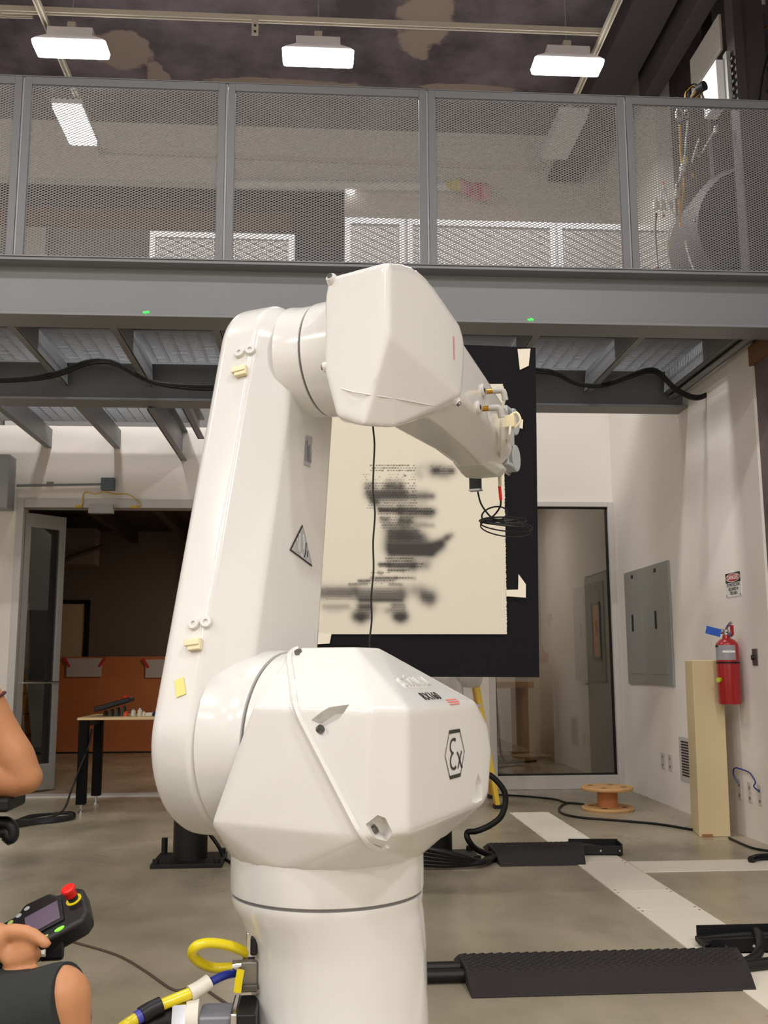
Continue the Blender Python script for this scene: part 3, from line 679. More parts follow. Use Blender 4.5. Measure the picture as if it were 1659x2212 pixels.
# triangular pocket on the F1/F2 edge, lower pocket at the bottom corner, small one at the top, tall scoop on the end cap
def local_pts(tree, uv, depth):
    out = []
    for u, v in uv: out.append(hit(tree, u, v))
    return out
def pocket(uv, depth, name='x', steep=1.0, floor=.85):
    hs = local_pts(TS, uv, depth); nrm = sum((n_ for _, n_ in hs), V()).normalized(); c = sum((l for l, _ in hs), V())/len(hs)
    bm = newbm(); top = [l+nrm*.012+(l-c)*.12 for l, _ in hs]; bot = [c+(l-c)*floor-nrm*depth for l, _ in hs]
    loft(bm, [top, bot]); return bm, c-nrm*depth, nrm
k1, c1, n1 = pocket([(670, 1556), (712, 1527), (757, 1521), (748, 1534), (695, 1608)], .020, floor=.66)
cut(cover, k1)
k2, c2, n2 = pocket([(788, 1780), (815, 1759), (833, 1766), (848, 1796), (836, 1818), (812, 1812)], .014, floor=.75)
cut(cover, k2)
k3, c3, n3 = pocket([(1033, 1668), (1041, 1690), (1043, 1728), (1030, 1736), (1018, 1736), (1024, 1700)], .012, floor=.75)
cut(cover, k3)
def screw(tree_pt, nrm, r=.008, par=None):
    bm = newbm(); cyl(bm, tree_pt-nrm*.004, tree_pt+nrm*.006, r, n=14); cyl(bm, tree_pt+nrm*.006, tree_pt+nrm*.0065, r*.5, n=6); rpart('screw', bm, screw_m, par or cover)
TS2 = bvh_of(shoulder, cover)
for u, v in ((690, 1577), (807, 1793), (645, 1411)):
    l, n_ = hit(TS2, u, v); screw(l, n_)
# Ex mark
Mx = decal_M(TS, 982, 1628, DX)
def P2(x, y, z=0): return Mx @ V((x, y, z))
def strip(bm, pts, w_, closed=False, M=None):
    pts = [V(p).to_2d() for p in pts]; n_ = len(pts); L_, R_2 = [], []
    for i, p in enumerate(pts):
        a = pts[i-1] if (i or closed) else p; b = pts[(i+1) % n_] if (i < n_-1 or closed) else p
        t = (b-a).normalized(); nn = V((-t.y, t.x)); ww = (w_[i] if isinstance(w_, (list, tuple)) else w_)/2
        L_.append(p+nn*ww); R_2.append(p-nn*ww)
    Q = lambda p: (M or Mx) @ V((p.x, p.y, 0))
    l = [bm.verts.new(Q(p)) for p in L_]; r = [bm.verts.new(Q(p)) for p in R_2]
    for i in range(n_ if closed else n_-1): bm.faces.new((l[i], l[(i+1) % n_], r[(i+1) % n_], r[i]))
bm = newbm()
hw, hh, pw = .028, .0455, .054
strip(bm, [(-hw, hh), (-pw, 0), (-hw, -hh)], .0026); strip(bm, [(hw, hh), (pw, 0), (hw, -hh)], .0026)
strip(bm, [(-hw-.001, hh-.002), (hw+.001, hh-.002)], .007); strip(bm, [(-hw-.001, -hh+.002), (hw+.001, -hh+.002)], .007)
def arc(cx, cy, rx, ry, a0, a1, k=12): return [(cx+rx*math.cos(RAD(a0+(a1-a0)*i/k)), cy+ry*math.sin(RAD(a0+(a1-a0)*i/k))) for i in range(k+1)]
e1 = arc(-.007, .0152, .0183, .0135, 50, 265); e2 = arc(-.007, -.0135, .0183, .0152, 95, 310)
strip(bm, e1, [.0065]*2+[.0048]*9+[.0035]*2); strip(bm, e2, [.0035]*2+[.0048]*9+[.0065]*2)
strip(bm, [(.012, .002), (.019, -.0035), (.035, -.027), (.041, -.030)], .0046); strip(bm, [(.038, .003), (.015, -.030)], .004)
rpart('ex_mark', bm, ink, cover, smooth=False)
bm = text_bm('RX160', .031, decal_M(TS, 930, 1505, DX, .0012), .0003, .0001, 1.0); rpart('model_lettering', bm, ink, cover, smooth=False)
bm = text_bm('STÄUBLI', .036, decal_M(TS, 895, 1474, DX, .001), .0022, .001, .95); rpart('raised_lettering', bm, robot_white, cover, smooth=False)
Mr = decal_M(TS, 979, 1516, DX, .0012); bm = newbm()
for k in range(3): strip(bm, [(-.03, .006-.006*k), (.03-.006*(k == 2), .006-.006*k)], .0028, M=Mr)
rpart('red_note', bm, red_ink, cover, smooth=False)

# upper arm: teardrop, lofted across its thickness
J2 = V((.0, 1.05)); J3 = V((.158, 1.912))
def tear(r2, r3, s2=(0, 0), s3=(0, 0), n=40):
    a = J2+V(s2); b = J3+V(s3); dv = b-a; L_ = dv.length; ang = math.atan2(dv.y, dv.x); k = math.acos((r2-r3)/L_)
    out = [(b.x+r3*math.cos(ang+t), b.y+r3*math.sin(ang+t)) for t in np.linspace(-k, k, n)]
    out += [(a.x+r2*math.cos(ang+t), a.y+r2*math.sin(ang+t)) for t in np.linspace(k, 2*PI-k, n)]
    return out
secs = [(-.305, .172, .120, (0, 0), (0, 0)), (-.301, .184, .132, (0, 0), (0, 0)), (-.294, .192, .140, (0, 0), (0, 0)), (-.284, .197, .145, (0, 0), (0, 0)), (-.275, .198, .146, (0, 0), (0, 0)), (-.212, .198, .146, (0, 0), (0, 0)), (-.204, .1965, .1445, (.001, 0), (.001, 0)), (-.197, .193, .141, (.003, 0), (.003, 0)),
        (-.150, .156, .112, (.030, 0), (.024, 0)), (-.142, .149, .105, (.034, 0), (.027, 0)), (-.136, .142, .098, (.034, 0), (.027, 0)), (-.133, .132, .088, (.034, 0), (.027, 0))]
bm = newbm(); loft(bm, [[V((a, p[0], p[1])) for p in tear(r2, r3, s2, s3)] for a, r2, r3, s2, s3 in secs]); arm = rpart('upper_arm', bm, robot_white, sharp=60); wn = arm.modifiers.new('normals', 'WEIGHTED_NORMAL'); wn.keep_sharp = True
def disc_a(bm, prof, cd, cz, n=56):  # rings along the a axis
    loft(bm, [[V((a, cd+r*math.cos(2*PI*i/n), cz+r*math.sin(2*PI*i/n))) for i in range(n)] for a, r in prof])
bm = newbm(); disc_a(bm, [(-.19, .196), (-.165, .190), (-.135, .186), (-.098, .184), (-.095, .182)], *J2); rpart('shoulder_boss', bm, robot_white, arm, sharp=50)
bm = newbm(); disc_a(bm, [(-.097, .176), (-.085, .176)], *J2); rpart('seal_ring', bm, MATS['seal_grey'], arm)
bm = newbm(); disc_a(bm, [(-.088, .180), (-.04, .176)], *J2); rpart('shoulder_flange', bm, robot_white, shoulder, sharp=50)
bm = newbm(); disc_a(bm, [(-.16, .135), (-.13, .131), (-.096, .131)], *J3); rpart('elbow_boss', bm, robot_white, arm, sharp=50)
bm = newbm(); disc_a(bm, [(-.098, .126), (-.088, .126)], *J3); rpart('seal_ring', bm, MATS['seal_grey'], arm)
# elbow housing
EH = [(.005, -.021, 2.035), (.15, -.043, 2.032), (-.005, -.0195, 1.97), (-.005, -.0195, 1.84), (.155, -.044, 1.885), (.16, -.043, 1.875),
      (.03, -.0245, 1.722), (.10, -.036, 1.69), (.125, .06, 1.705), (.0, .25, 2.07), (.0, .34, 2.03), (.0, .36, 1.95), (.0, .06, 1.73), (.0, .34, 1.82),
      (.10, .34, 1.80), (.15, .40, 1.845), (.02, .38, 1.84)]
EH += [(.162, a, b_) for a, b_ in ((-.045, 2.033), (.03, 2.060), (.09, 2.074), (.15, 2.078), (.205, 2.073), (.26, 2.06), (.31, 2.045), (.385, 2.035), (.41, 2.01), (.413, 1.97), (.39, 1.87), (.377, 1.855), (.26, 1.858), (.12, 1.855), (.03, 1.862), (-.036, 1.872), (-.045, 1.89))]
bmh = soft_hull(EH, .005, 18); elbow = rpart('elbow_housing', bmh, robot_white, sharp=60)
bm = newbm(); disc_a(bm, [(-.088, .134), (-.03, .136), (.02, .136)], *J3); rpart('elbow_neck', bm, robot_white, elbow, sharp=50)
bpy.context.view_layer.update(); TE = bvh_of(elbow)
for u, v in ((702, 793), (716, 602), (986, 868)):
    l, n_ = hit(TE, u, v)
    if l is None: continue
    bm = newbm(); cyl(bm, l-n_*.006, l+n_*.006, .014, .011, n=16); rpart('screw_boss', bm, robot_white, elbow)
    screw(l+n_*.005, n_, .006, elbow)
Mr = decal_M(TE, 980, 752, (0, 0, -1), .001); bm = newbm()
for k in range(2): strip(bm, [(-.03, .003-.006*k), (.03, .003-.006*k)], .0022, M=Mr)
rpart('red_note', bm, red_ink, elbow, smooth=False)
bm = newbm(); tube(bm, [hit(TE, u, v)[0] for u, v in ((700, 818), (740, 840), (800, 853), (860, 862), (930, 875), (975, 882))], .0016, n=5); rpart('casting_line', bm, casting_line_m, elbow)

# forearm
def oct8(d_, ha, hz, ca, cz, ch): # octagon in (a,z) at station d
    return [V((ca+x, d_, cz+z)) for x, z in ((ha, hz-ch), (ha-ch, hz), (-ha+ch, hz), (-ha, hz-ch), (-ha, -hz+ch), (-ha+ch, -hz), (ha-ch, -hz), (ha, -hz+ch))]
bm = newbm()
loft(bm, [oct8(.34, .118, .135, .030, 1.935, .06), oct8(.44, .118, .135, .030, 1.932, .06), oct8(.66, .108, .125, .027, 1.915, .065), oct8(.93, .094, .116, .022, 1.880, .062), oct8(.955, .086, .108, .022, 1.878, .056)])
fore = rpart('forearm', bm, robot_white, bevel=.012, seg=3, ang=15)
# grey wrist fork
bm = newbm()
loft(bm, [oct8(.955, .080, .092, .022, 1.891, .045), oct8(.985, .078, .090, .022, 1.889, .042)])
box(bm, (.062, .96, 1.80), (.096, 1.03, 1.975)); rpart('wrist_casting', bm, robot_grey, bevel=.006, seg=2)
for zz in (1.945, 1.83):
    bm = newbm(); cyl(bm, (.055, 1.04, zz), (.098, 1.04, zz), .042, n=24); box(bm, (.055, .96, zz-.035), (.096, 1.04, zz+.035)); rpart('wrist_lug', bm, robot_grey, bevel=.004)
bm = newbm(); cyl(bm, (-.05, 1.05, 1.885), (.05, 1.05, 1.885), .062, n=32); rpart('wrist_joint', bm, robot_grey, bevel=.006)
bm = newbm(); cyl(bm, (0, 1.08, 1.87), (0, 1.16, 1.855), .035, n=24); cyl(bm, (0, 1.16, 1.855), (0, 1.18, 1.85), .03, n=24); rpart('tool_flange', bm, robot_grey, bevel=.003)
bm = newbm(); cyl(bm, (0, 1.18, 1.85), (0, 1.27, 1.83), .014, .006, n=16); cyl(bm, (0, 1.19, 1.87), (0, 1.19, 1.91), .02, n=16); rpart('spray_nozzle', bm, chrome)
bm = newbm(); loft(bm, [oct8(.82, .05, .018, .02, 1.792, .014), oct8(.93, .066, .024, .02, 1.784, .018), oct8(1.0, .058, .022, .02, 1.790, .018)]); rpart('wrist_cover', bm, mat('cover_greenish', (196, 197, 188), .35, var=.02), bevel=.01, seg=3, ang=15)
bpy.context.view_layer.update(); TF = bvh_of(fore)
Mw = RM.to_3x3().inverted()
rtl, upl = Mw @ RT, Mw @ UP
for u, v in ((1042, 843), (1033, 880)):
    l, n_ = hit(TF, u, v)
    if l is None: l, n_ = hit(TF, u-8, v+5)
    f_ = thing_part = newbm(); cyl(f_, l-n_*.004, l+n_*.006, .017, n=20); fo = rpart('port_collar', f_, robot_white, fore)
    bm = newbm(); cyl(bm, l+n_*.006, l+n_*.007, .006, n=12); rpart('port_hole', bm, ink, fo)
    q = l + rtl*.012 - upl*.004; bm = newbm(); cyl(bm, q, q+n_*.02, .007, n=10); rpart('brass_nipple', bm, brass, fore)
    bm = newbm(); tube(bm, [q+n_*.018, q+n_*.030, q+n_*.032+rtl*.012-upl*.002, q+n_*.032+rtl*.018-upl*.026], .0085, n=12, k=4); rpart('elbow_fitting', bm, mat('fitting_grey', (176, 174, 168), .4, var=.03), fore)
l0, n0 = hit(TF, 1060, 862); l1, _ = hit(TF, 1085, 925)
if l0 is None: l0 = V((.13, .75, 1.97)); n0 = V((1, 0, 0))
tip = RMI @ atY(1079, 1050, 2.93)
def over(u, v, o=.007, y=2.91):            # a point just outside the forearm, or free in the air past its edge
    o_, d_ = lray(u, v); l, n_, _i, _d = TF.ray_cast(o_, d_.normalized()); return l+n_*o if l is not None else RMI @ atY(u, v, y)
bm = newbm(); tube(bm, [over(1068, 862, .03), over(1070, 885, .02), over(1073, 925, .012), over(1076, 965, .012), RMI @ atY(1078, 1010, 2.89), tip], .0042, n=8); rpart('clear_tube', bm, clear_p, fore)
q = over(1094, 912, .012)
bm = newbm(); tube(bm, [q, over(1090, 945, .012), RMI @ atY(1084, 985, 2.88), RMI @ atY(1081, 1015, 2.89), tip+rtl*.003], .0038, n=8); rpart('clear_tube', bm, clear_p, fore)
bm = newbm(); box(bm, q-V((.014, .014, .018)), q+V((.014, .014, .018))); tube(bm, [q+V((.012, 0, -.02)), q+V((.03, 0, 0)), q+V((.02, 0, .025)), q+V((0, 0, .02))], .004, n=6); rpart('tie_mount', bm, cream_p, fore, bevel=.002)
bm = newbm(); t2_ = RMI @ atY(1082, 1080, 2.95); tube(bm, [tip, (tip+t2_)/2, t2_], .005, n=8); rpart('red_sleeve', bm, red_plastic, fore)
# sensor block hanging under the wrist
sp = RMI @ atY(1027, 1043, 2.98)
bm = newbm(); box(bm, sp-V((.017, .012, .022)), sp+V((.017, .012, .022))); sen = rpart('sensor_block', bm, black_plastic, fore, bevel=.002)
bm = newbm(); box(bm, sp-V((.019, .013, .026)), sp-V((-.019, -.013, .021))); box(bm, sp+V((-.019, -.013, .021)), sp+V((.019, .013, .026))); rpart('sensor_plate', bm, alu, sen)
bm = newbm(); cyl(bm, sp+V((0, 0, .02)), sp+V((0, 0, .075)), .008, n=12); rpart('sensor_stem', bm, robot_grey, sen)
# cable from sensor, coil, up to the red sleeve
def rl(u, v, y): return RMI @ atY(u, v, y)
bm = newbm(); tube(bm, [rl(1032, 1062, 2.97), rl(1040, 1090, 2.98), rl(1062, 1118, 2.99), rl(1085, 1124, 3.03), rl(1105, 1118, 3.06)], .003, n=8)
tube(bm, [rl(1082, 1080, 2.95), rl(1080, 1095, 2.97), rl(1065, 1115, 2.99), rl(1040, 1126, 2.98)], .003, n=8)
cabl = rpart('sensor_cable', bm, cable_black, fore)
cc = rl(1080, 1126, 3.02)
def loop_(cx, cy, rx_, ry_, tilt, r_, dep):
    c_ = rl(cx, cy, dep); k_ = 1.0/F_PX*3.0; pts = []
    for t in np.linspace(0, 2*PI, 24):
        x_, y_ = rx_*math.cos(t), ry_*math.sin(t); pts.append(c_ + rtl*((x_*math.cos(tilt)-y_*math.sin(tilt))*k_) + upl*((x_*math.sin(tilt)+y_*math.cos(tilt))*k_) + V((0, .02*math.sin(t), 0)))
    b_ = newbm(); tube(b_, pts, r_, n=6, k=3); rpart('cable_loop', b_, cable_black, fore)
loop_(1068, 1111, 28, 19, .1, .0028, 3.02); loop_(1083, 1128, 48, 7, -.08, .0034, 3.02); loop_(1086, 1131, 46, 5, -.14, .0034, 3.0); loop_(1080, 1124, 40, 4, .05, .0034, 3.04)
loop_(1094, 1136, 58, 13, -.12, .0022, 3.04); loop_(1092, 1142, 56, 18, -.16, .0022, 3.03); loop_(1088, 1124, 50, 9, -.02, .0026, 3.01)
# thin black lead hanging from the elbow
bm = newbm(); tube(bm, [rl(u, v, 2.12) for u, v in ((805, 905), (806, 925), (809, 960), (807, 1010), (806, 1060), (810, 1110), (806, 1170), (807, 1230), (802, 1290), (803, 1340), (798, 1385), (800, 1410))], .0020, n=6, k=4); rpart('hanging_lead', bm, cable_black)
# arm fittings
bpy.context.view_layer.update(); TA = bvh_of(arm)
for pair in (((519, 763), (541, 757)), ((421, 1348), (446, 1344))):
    for u, v in pair:
        l, n_ = hit(TA, u, v); x_, y_ = frame_of(n_); bm = newbm()
        loft(bm, [[l+n_*h_+x_*(r_*math.cos(2*PI*i/20))+y_*(r_*math.sin(2*PI*i/20)) for i in range(20)] for r_, h_ in ((.0125, -.004), (.0125, .006), (.011, .008), (.005, .008), (.004, .004))])
        rpart('round_plug', bm, robot_white, arm)
for u, v in ((523, 804), (424, 1393)):
    l, n_ = hit(TA, u, v); bm = newbm(); M = basis(l+n_*.004, rtl-n_*rtl.dot(n_), upl-n_*upl.dot(n_))
    box(bm, (-.014, -.013, -.004), (.016, .011, .008), M); box(bm, (-.021, -.004, .002), (.015, .010, .011), M); rpart('cable_tie_mount', bm, cream_p, arm, bevel=.002)
l, n_ = hit(TA, 390, 1485); bm = newbm(); M = basis(l+n_*.001, rtl-n_*rtl.dot(n_), upl-n_*upl.dot(n_)) @ Matrix.Rotation(.25, 4, 'Z'); box(bm, (-.011, -.018, 0), (.011, .018, .0012), M); rpart('tape_scrap', bm, tape_yel, arm)
# warning triangle and type plate on the inner flank
def flank(u, v):
    o_, d_ = lray(u, v); return o_+d_*((-.1328-o_.x)/d_.x), V((1, 0, 0))
tri = [(652, 1134), (625, 1188), (673, 1224)]
hs = [flank(u, v) for u, v in tri]; nn = hs[0][1]
cen = sum((l for l, _ in hs), V())/3
bm = newbm(); loft(bm, [[l+nn*.0008 for l, _ in hs], [l+nn*.0022 for l, _ in hs]]); wt = rpart('warning_triangle', bm, ink, arm, smooth=False)
bm = newbm(); loft(bm, [[cen+(l-cen)*.90+nn*.002 for l, _ in hs], [cen+(l-cen)*.90+nn*.003 for l, _ in hs]]); rpart('triangle_face', bm, mat('sign_grey', (172, 174, 178), .4, var=.03), wt, smooth=False)
bm = newbm(); 
MT = basis(cen+nn*.0034, V((0, 1, 0))-nn*nn.y, V((0, 0, 1))-nn*nn.z)
for pts, w_ in (([(-.012, .03), (-.012, -.012)], .007), ([(.004, .030), (.008, .010), (.006, -.004)], .008), ([(-.004, -.014), (.002, -.022)], .008), ([(-.024, .018), (-.018, .004), (-.02, -.01)], .005)): strip(bm, pts, w_, M=MT)
rpart('triangle_symbol', bm, mat('symbol_white', (206, 210, 212), .4, var=0), wt, smooth=False)
bm = newbm(); strip(bm, [(.018, .012), (.016, -.008), (.010, -.022)], .004, M=MT); strip(bm, [(.026, -.006), (.024, -.020)], .004, M=MT); rpart('triangle_symbol', bm, ink, wt, smooth=False)
hs = [flank(u, v) for u, v in ((660, 940), (674, 944), (669, 1010), (656, 1004))]
nn = hs[0][1]; bm = newbm(); loft(bm, [[l+nn*.0006 for l, _ in hs], [l+nn*.0016 for l, _ in hs]]); tp = rpart('type_plate', bm, mat('plate_silver', (172, 172, 176), .4, .3, var=.03), arm, smooth=False)
cen = sum((l for l, _ in hs), V())/4; MT = basis(cen+nn*.002, V((0, 0, 1))-nn*nn.z, V((0, -1, 0))+nn*nn.y); bm = newbm()
for k in range(5): strip(bm, [(-.026, .012-.006*k), (random.uniform(.0, .026), .012-.006*k)], .0026, M=MT)
rpart('plate_print', bm, mat('grey_ink', (96, 96, 104), .6, var=0), tp, smooth=False)

# second robot behind the board, and pedestals
rob2_at = V((.74, 6.40, .21))
dup(rob, tuple(rob2_at), PI, 'second white robot arm mostly hidden behind the black board', skip=('clear_tube', 'sensor_block', 'sensor_cable', 'cable_loop', 'hanging_lead', 'red_sleeve', 'spray_nozzle', 'tie_mount', 'sensor_plate', 'sensor_stem'))
def pedestal(x, y, h, label, rz=0, posts=True, sx=.215):
    t = thing('robot_pedestal', label, 'pedestal', (x, y, 0), group='black robot pedestals')
    bm = newbm(); box(bm, (x-sx, y-.2, 0), (x+sx, y+.2, .025)); ob('base_plate', bm, black_steel, t, bevel=.003)
    bm = newbm(); cyl(bm, (x, y, .02), (x, y, h-.02), .106, n=40); ob('column', bm, black_steel, t)
    bm = newbm(); cyl(bm, (x, y, h-.025), (x, y, h), .2, n=40); ob('top_plate', bm, black_steel, t)
    for i in range(4):
        a = PI/4+i*PI/2; bm = newbm(); d_ = V((math.cos(a), math.sin(a), 0)); s_ = V((-d_.y, d_.x, 0))*.006
        p0, p1, p2 = V((x, y, .025))+d_*.1, V((x, y, .025))+d_*.19, V((x, y, .20))+d_*.1
        if posts: loft(bm, [[p0-s_, p1-s_, p2-s_], [p0+s_, p1+s_, p2+s_]]) if False else cyl(bm, (x+math.copysign(sx-.03, d_.x), y+math.copysign(.17, d_.y), .02), (x+math.copysign(sx-.03, d_.x), y+math.copysign(.17, d_.y), .05+.07*(i == 1)), .02, n=12)
        if posts: ob('levelling_post', bm, black_steel, t)
        else: bm.free()
    return t
pedestal(RO.x, RO.y, .44, 'pedestal under the foreground robot', posts=False)
pedestal(-.795, 6.46, .55, 'black pedestal with a square foot at left behind the robot')
pedestal(rob2_at.x, 6.40, .65, 'black pedestal behind the robot shoulder at right, under the second robot', sx=.27)

# ------------------------------------------------------------------ black board with drawing
BY = 4.9
bt = thing('black_board', 'large black backing board standing behind the robot arm', 'board', (.5, BY, 1.14))
q = [atY(1157, 751, BY), atY(1165, 1463, BY)]
bl, tl_ = atY(560, 1461, BY), atY(565, 726, BY)
def quad_slab(name, c4, th, m, par=None, front=0, **k):
    bm = newbm(); loft(bm, [[p+V((0, front, 0)) for p in c4], [p+V((0, front+th, 0)) for p in c4]]); return ob(name, bm, m, par, smooth=False, **k)
quad_slab('panel', [bl, q[1], q[0], tl_], .018, board_black, bt)
bm = newbm(); box(bm, (.35, BY+.018, 2.0), (.95, BY+.05, 2.2)); cyl(bm, (.72, BY+.05, 2.09), (.72, BY+.30, 2.09), .03); ob('mount_plate', bm, black_steel, bt)
# drawing sheet
NX, NY = 330, 440
u0, u1, v0, v1 = 640, 1095, 830, 1370
def sheet_pt(fu, fv, off):
    uu = u0+(u1-u0)*fu; vv = v0+(v1-v0)*fv
    return atY(uu, vv, BY-off)
us = np.linspace(u0, u1, NX); vsn = np.linspace(v0, v1, NY); UU, VV = np.meshgrid(us, vsn)
zx = (UU-680)*3.77; zy = (VV-980)*3.77
D = np.zeros_like(zx)
def stroke(x0, y0, x1, y1, r, s, hard=1.0):
    global D
    dx, dy = x1-x0, y1-y0; L2 = max(dx*dx+dy*dy, 1e-6); t_ = np.clip(((zx-x0)*dx+(zy-y0)*dy)/L2, 0, 1)
    dist = np.hypot(zx-x0-t_*dx, zy-y0-t_*dy); k = min(.97, s*1.08)*np.exp(-(dist/(r*1.62))**2*hard)
    D = 1-(1-D)*(1-np.clip(k, 0, 1))
for a in [(430, 285, 470, 285, 22, .6), (600, 285, 700, 290, 24, .75), (620, 250, 690, 255, 20, .25), (440, 345, 720, 345, 26, .75), (460, 375, 960, 368, 20, .7), (560, 330, 900, 345, 26, .3), (470, 405, 500, 415, 20, .75), (520, 430, 720, 430, 30, .32), (780, 430, 900, 420, 22, .25),
          (535, 480, 700, 485, 17, .9), (700, 485, 960, 495, 24, .85), (720, 530, 940, 530, 20, .4), (550, 555, 590, 556, 17, .7), (620, 550, 690, 555, 18, .22), (705, 570, 775, 570, 24, .8), (830, 580, 900, 590, 16, .25), (570, 600, 690, 600, 15, .55), (820, 605, 960, 606, 15, .4), (730, 610, 760, 605, 20, .6),
          (570, 635, 700, 640, 18, .3), (620, 660, 820, 655, 24, .7), (620, 700, 860, 700, 36, .8), (700, 690, 760, 690, 28, .5), (610, 745, 900, 740, 26, .5), (615, 785, 970, 785, 34, .95), (620, 820, 950, 825, 24, .95), (960, 785, 1030, 760, 26, .8), (1000, 765, 1080, 705, 20, .65), (1080, 705, 1115, 685, 16, .5), (940, 800, 1010, 770, 30, .4),
          (590, 880, 800, 880, 16, .35), (530, 920, 600, 920, 12, .8), (615, 925, 800, 930, 20, .8), (800, 930, 900, 930, 26, .5), (760, 900, 920, 890, 30, .25), (600, 967, 720, 968, 9, .55), (720, 970, 800, 965, 22, .2),
          (520, 985, 540, 990, 9, .6), (460, 1028, 660, 1028, 10, .6), (660, 1028, 810, 1028, 10, .4), (360, 1052, 440, 1050, 10, .7), (500, 1050, 640, 1050, 10, .4), (280, 1080, 420, 1075, 8, .45), (610, 1080, 700, 1080, 9, .45),
          (-60, 1125, 320, 1125, 26, .55), (-60, 1160, 280, 1160, 26, .6), (340, 1140, 700, 1140, 28, .6), (360, 1180, 710, 1175, 26, .65), (370, 1203, 700, 1203, 12, .75), (720, 1120, 860, 1120, 30, .25), (820, 1130, 940, 1150, 36, .3), (890, 1170, 945, 1185, 32, .7), (910, 1205, 925, 1215, 30, .5),
          (80, 1255, 260, 1255, 18, .4), (120, 1285, 200, 1285, 22, .12), (375, 1255, 440, 1255, 24, .8), (330, 1300, 450, 1290, 26, .35), (330, 1335, 420, 1330, 24, .7), (370, 1340, 372, 1345, 30, .85), (640, 1245, 710, 1245, 20, .55), (590, 1285, 720, 1285, 18, .35), (660, 1330, 725, 1330, 26, .8), (690, 1340, 695, 1345, 28, .85), (500, 1270, 600, 1290, 24, .15),
          (985, 152, 1130, 160, 26, .55), (960, 140, 1040, 150, 36, .3), (980, 180, 1080, 195, 26, .35), (990, 155, 1010, 155, 12, .7), (1110, 160, 1130, 160, 12, .6), (850, 140, 870, 130, 24, .2), (855, 190, 865, 200, 22, .25), (1240, 170, 1270, 175, 16, .3)]:
    stroke(*a)
soft = D.copy()
def dots(x0, x1, y0, y1, sx=23.5, sy=21, r=6.5, s=.9, rim=True, prob=1.0, skew=.5):
    global D
    row = 0; y = y0
    while y <= y1:
        x = x0 + (row % 2)*sx*skew
        while x <= x1:
            if random.random() < prob:
                rr = r*random.uniform(.85, 1.45); m_ = (np.abs(zx-x) < 26) & (np.abs(zy-y) < 26)
                k = s*np.exp(-(((zx[m_]-x+.5*(zy[m_]-y))/(rr*1.25))**2+((zy[m_]-y)/(rr*.8))**2)**1.5)
                D[m_] = 1-(1-D[m_])*(1-k)
            x += sx
        y += sy; row += 1
dots(460, 835, 115, 160, r=6.5, s=.85, prob=.92); dots(400, 830, 190, 235, r=4.5, s=.6, prob=.62); dots(740, 745, 200, 205, r=8)
dots(415, 830, 262, 330, r=6, s=.75, prob=.85); dots(430, 835, 338, 470, r=6, s=.7, prob=.95); dots(520, 960, 470, 520, r=6.5, s=.8); dots(540, 800, 540, 640, r=6, s=.65, prob=.85)
dots(595, 860, 650, 740, r=6, s=.6); dots(600, 960, 760, 850, r=7, s=.7); dots(580, 800, 870, 900, r=6.5, s=.85); dots(520, 880, 915, 950, r=7, s=.8, prob=.95); dots(600, 780, 966, 975, r=6.5, s=.8); dots(460, 620, 985, 1000, r=5, s=.7, prob=.7)
dots(480, 800, 1026, 1036, r=6, s=.8, prob=.95); dots(350, 640, 1045, 1058, r=5.5, s=.8, prob=.9); dots(280, 700, 1072, 1088, r=5, s=.7, prob=.75); dots(100, 700, 1110, 1210, r=6, s=.35); dots(960, 1140, 120, 190, r=6, s=.5, prob=.9); dots(340, 450, 1240, 1345, r=8, s=.3); dots(620, 730, 1240, 1345, r=8, s=.3); dots(860, 960, 1140, 1220, r=7, s=.3)
# light gaps between the dots where the halftone is dense
D = np.clip(D, 0, .96)
paper = np.array(lin((212, 205, 188))[:3]); inkc = np.array(lin((28, 25, 26))[:3])
colr = paper[None, None, :]*(1-D[..., None]) + inkc[None, None, :]*D[..., None]
verts = np.zeros((NY, NX, 3))
c00, c10, c01, c11 = (np.array(atY(a, b_, BY-.004)) for a, b_ in ((u0, v0), (u1-9, v0), (u0, v1), (u1, v1)))
fu = np.linspace(0, 1, NX)[None, :, None]; fv = np.linspace(0, 1, NY)[:, None, None]
verts = c00*(1-fu)*(1-fv)+c10*fu*(1-fv)+c01*(1-fu)*fv+c11*fu*fv
jit = rng.normal(0, .0016, NY); verts[:, -1, 0] += jit; verts[:, -2, 0] += jit*.5
verts[:, :, 1] += -.004*np.sin(fu[..., 0]*7)*np.cos(fv[..., 0]*3)*.5 - .003
vv = verts.reshape(-1, 3)
nb = len(vv); idx = np.arange(nb).reshape(NY, NX)
faces = np.stack([idx[:-1, :-1], idx[1:, :-1], idx[1:, 1:], idx[:-1, 1:]], -1).reshape(-1, 4)
cl = vv.mean(0); cl[2] = vv[:, 2].min()
me = bpy.data.meshes.new('drawing_sheet'); me.from_pydata((vv-cl).tolist(), [], faces.tolist())
ca = me.color_attributes.new('print', 'FLOAT_COLOR', 'POINT'); ca.data.foreach_set('color', np.concatenate([colr.reshape(-1, 3), np.ones((nb, 1))], 1).astype(np.float32).ravel())
pm = bpy.data.materials.new('airbrushed_paper'); pm.use_nodes = True; nt = pm.node_tree
at_ = nt.nodes.new('ShaderNodeAttribute'); at_.attribute_name = 'print'; nt.links.new(at_.outputs['Color'], nt.nodes['Principled BSDF'].inputs['Base Color']); nt.nodes['Principled BSDF'].inputs['Roughness'].default_value = .75
me.materials.append(pm); sh = bpy.data.objects.new('drawing_sheet', me); C.objects.link(sh); sh.location = cl
so = sh.modifiers.new('thickness', 'SOLIDIFY'); so.thickness = .0012; so.offset = 1
sh['label'] = 'white paper with a half-finished airbrushed dot portrait in black, taped to the black board'; sh['category'] = 'drawing'
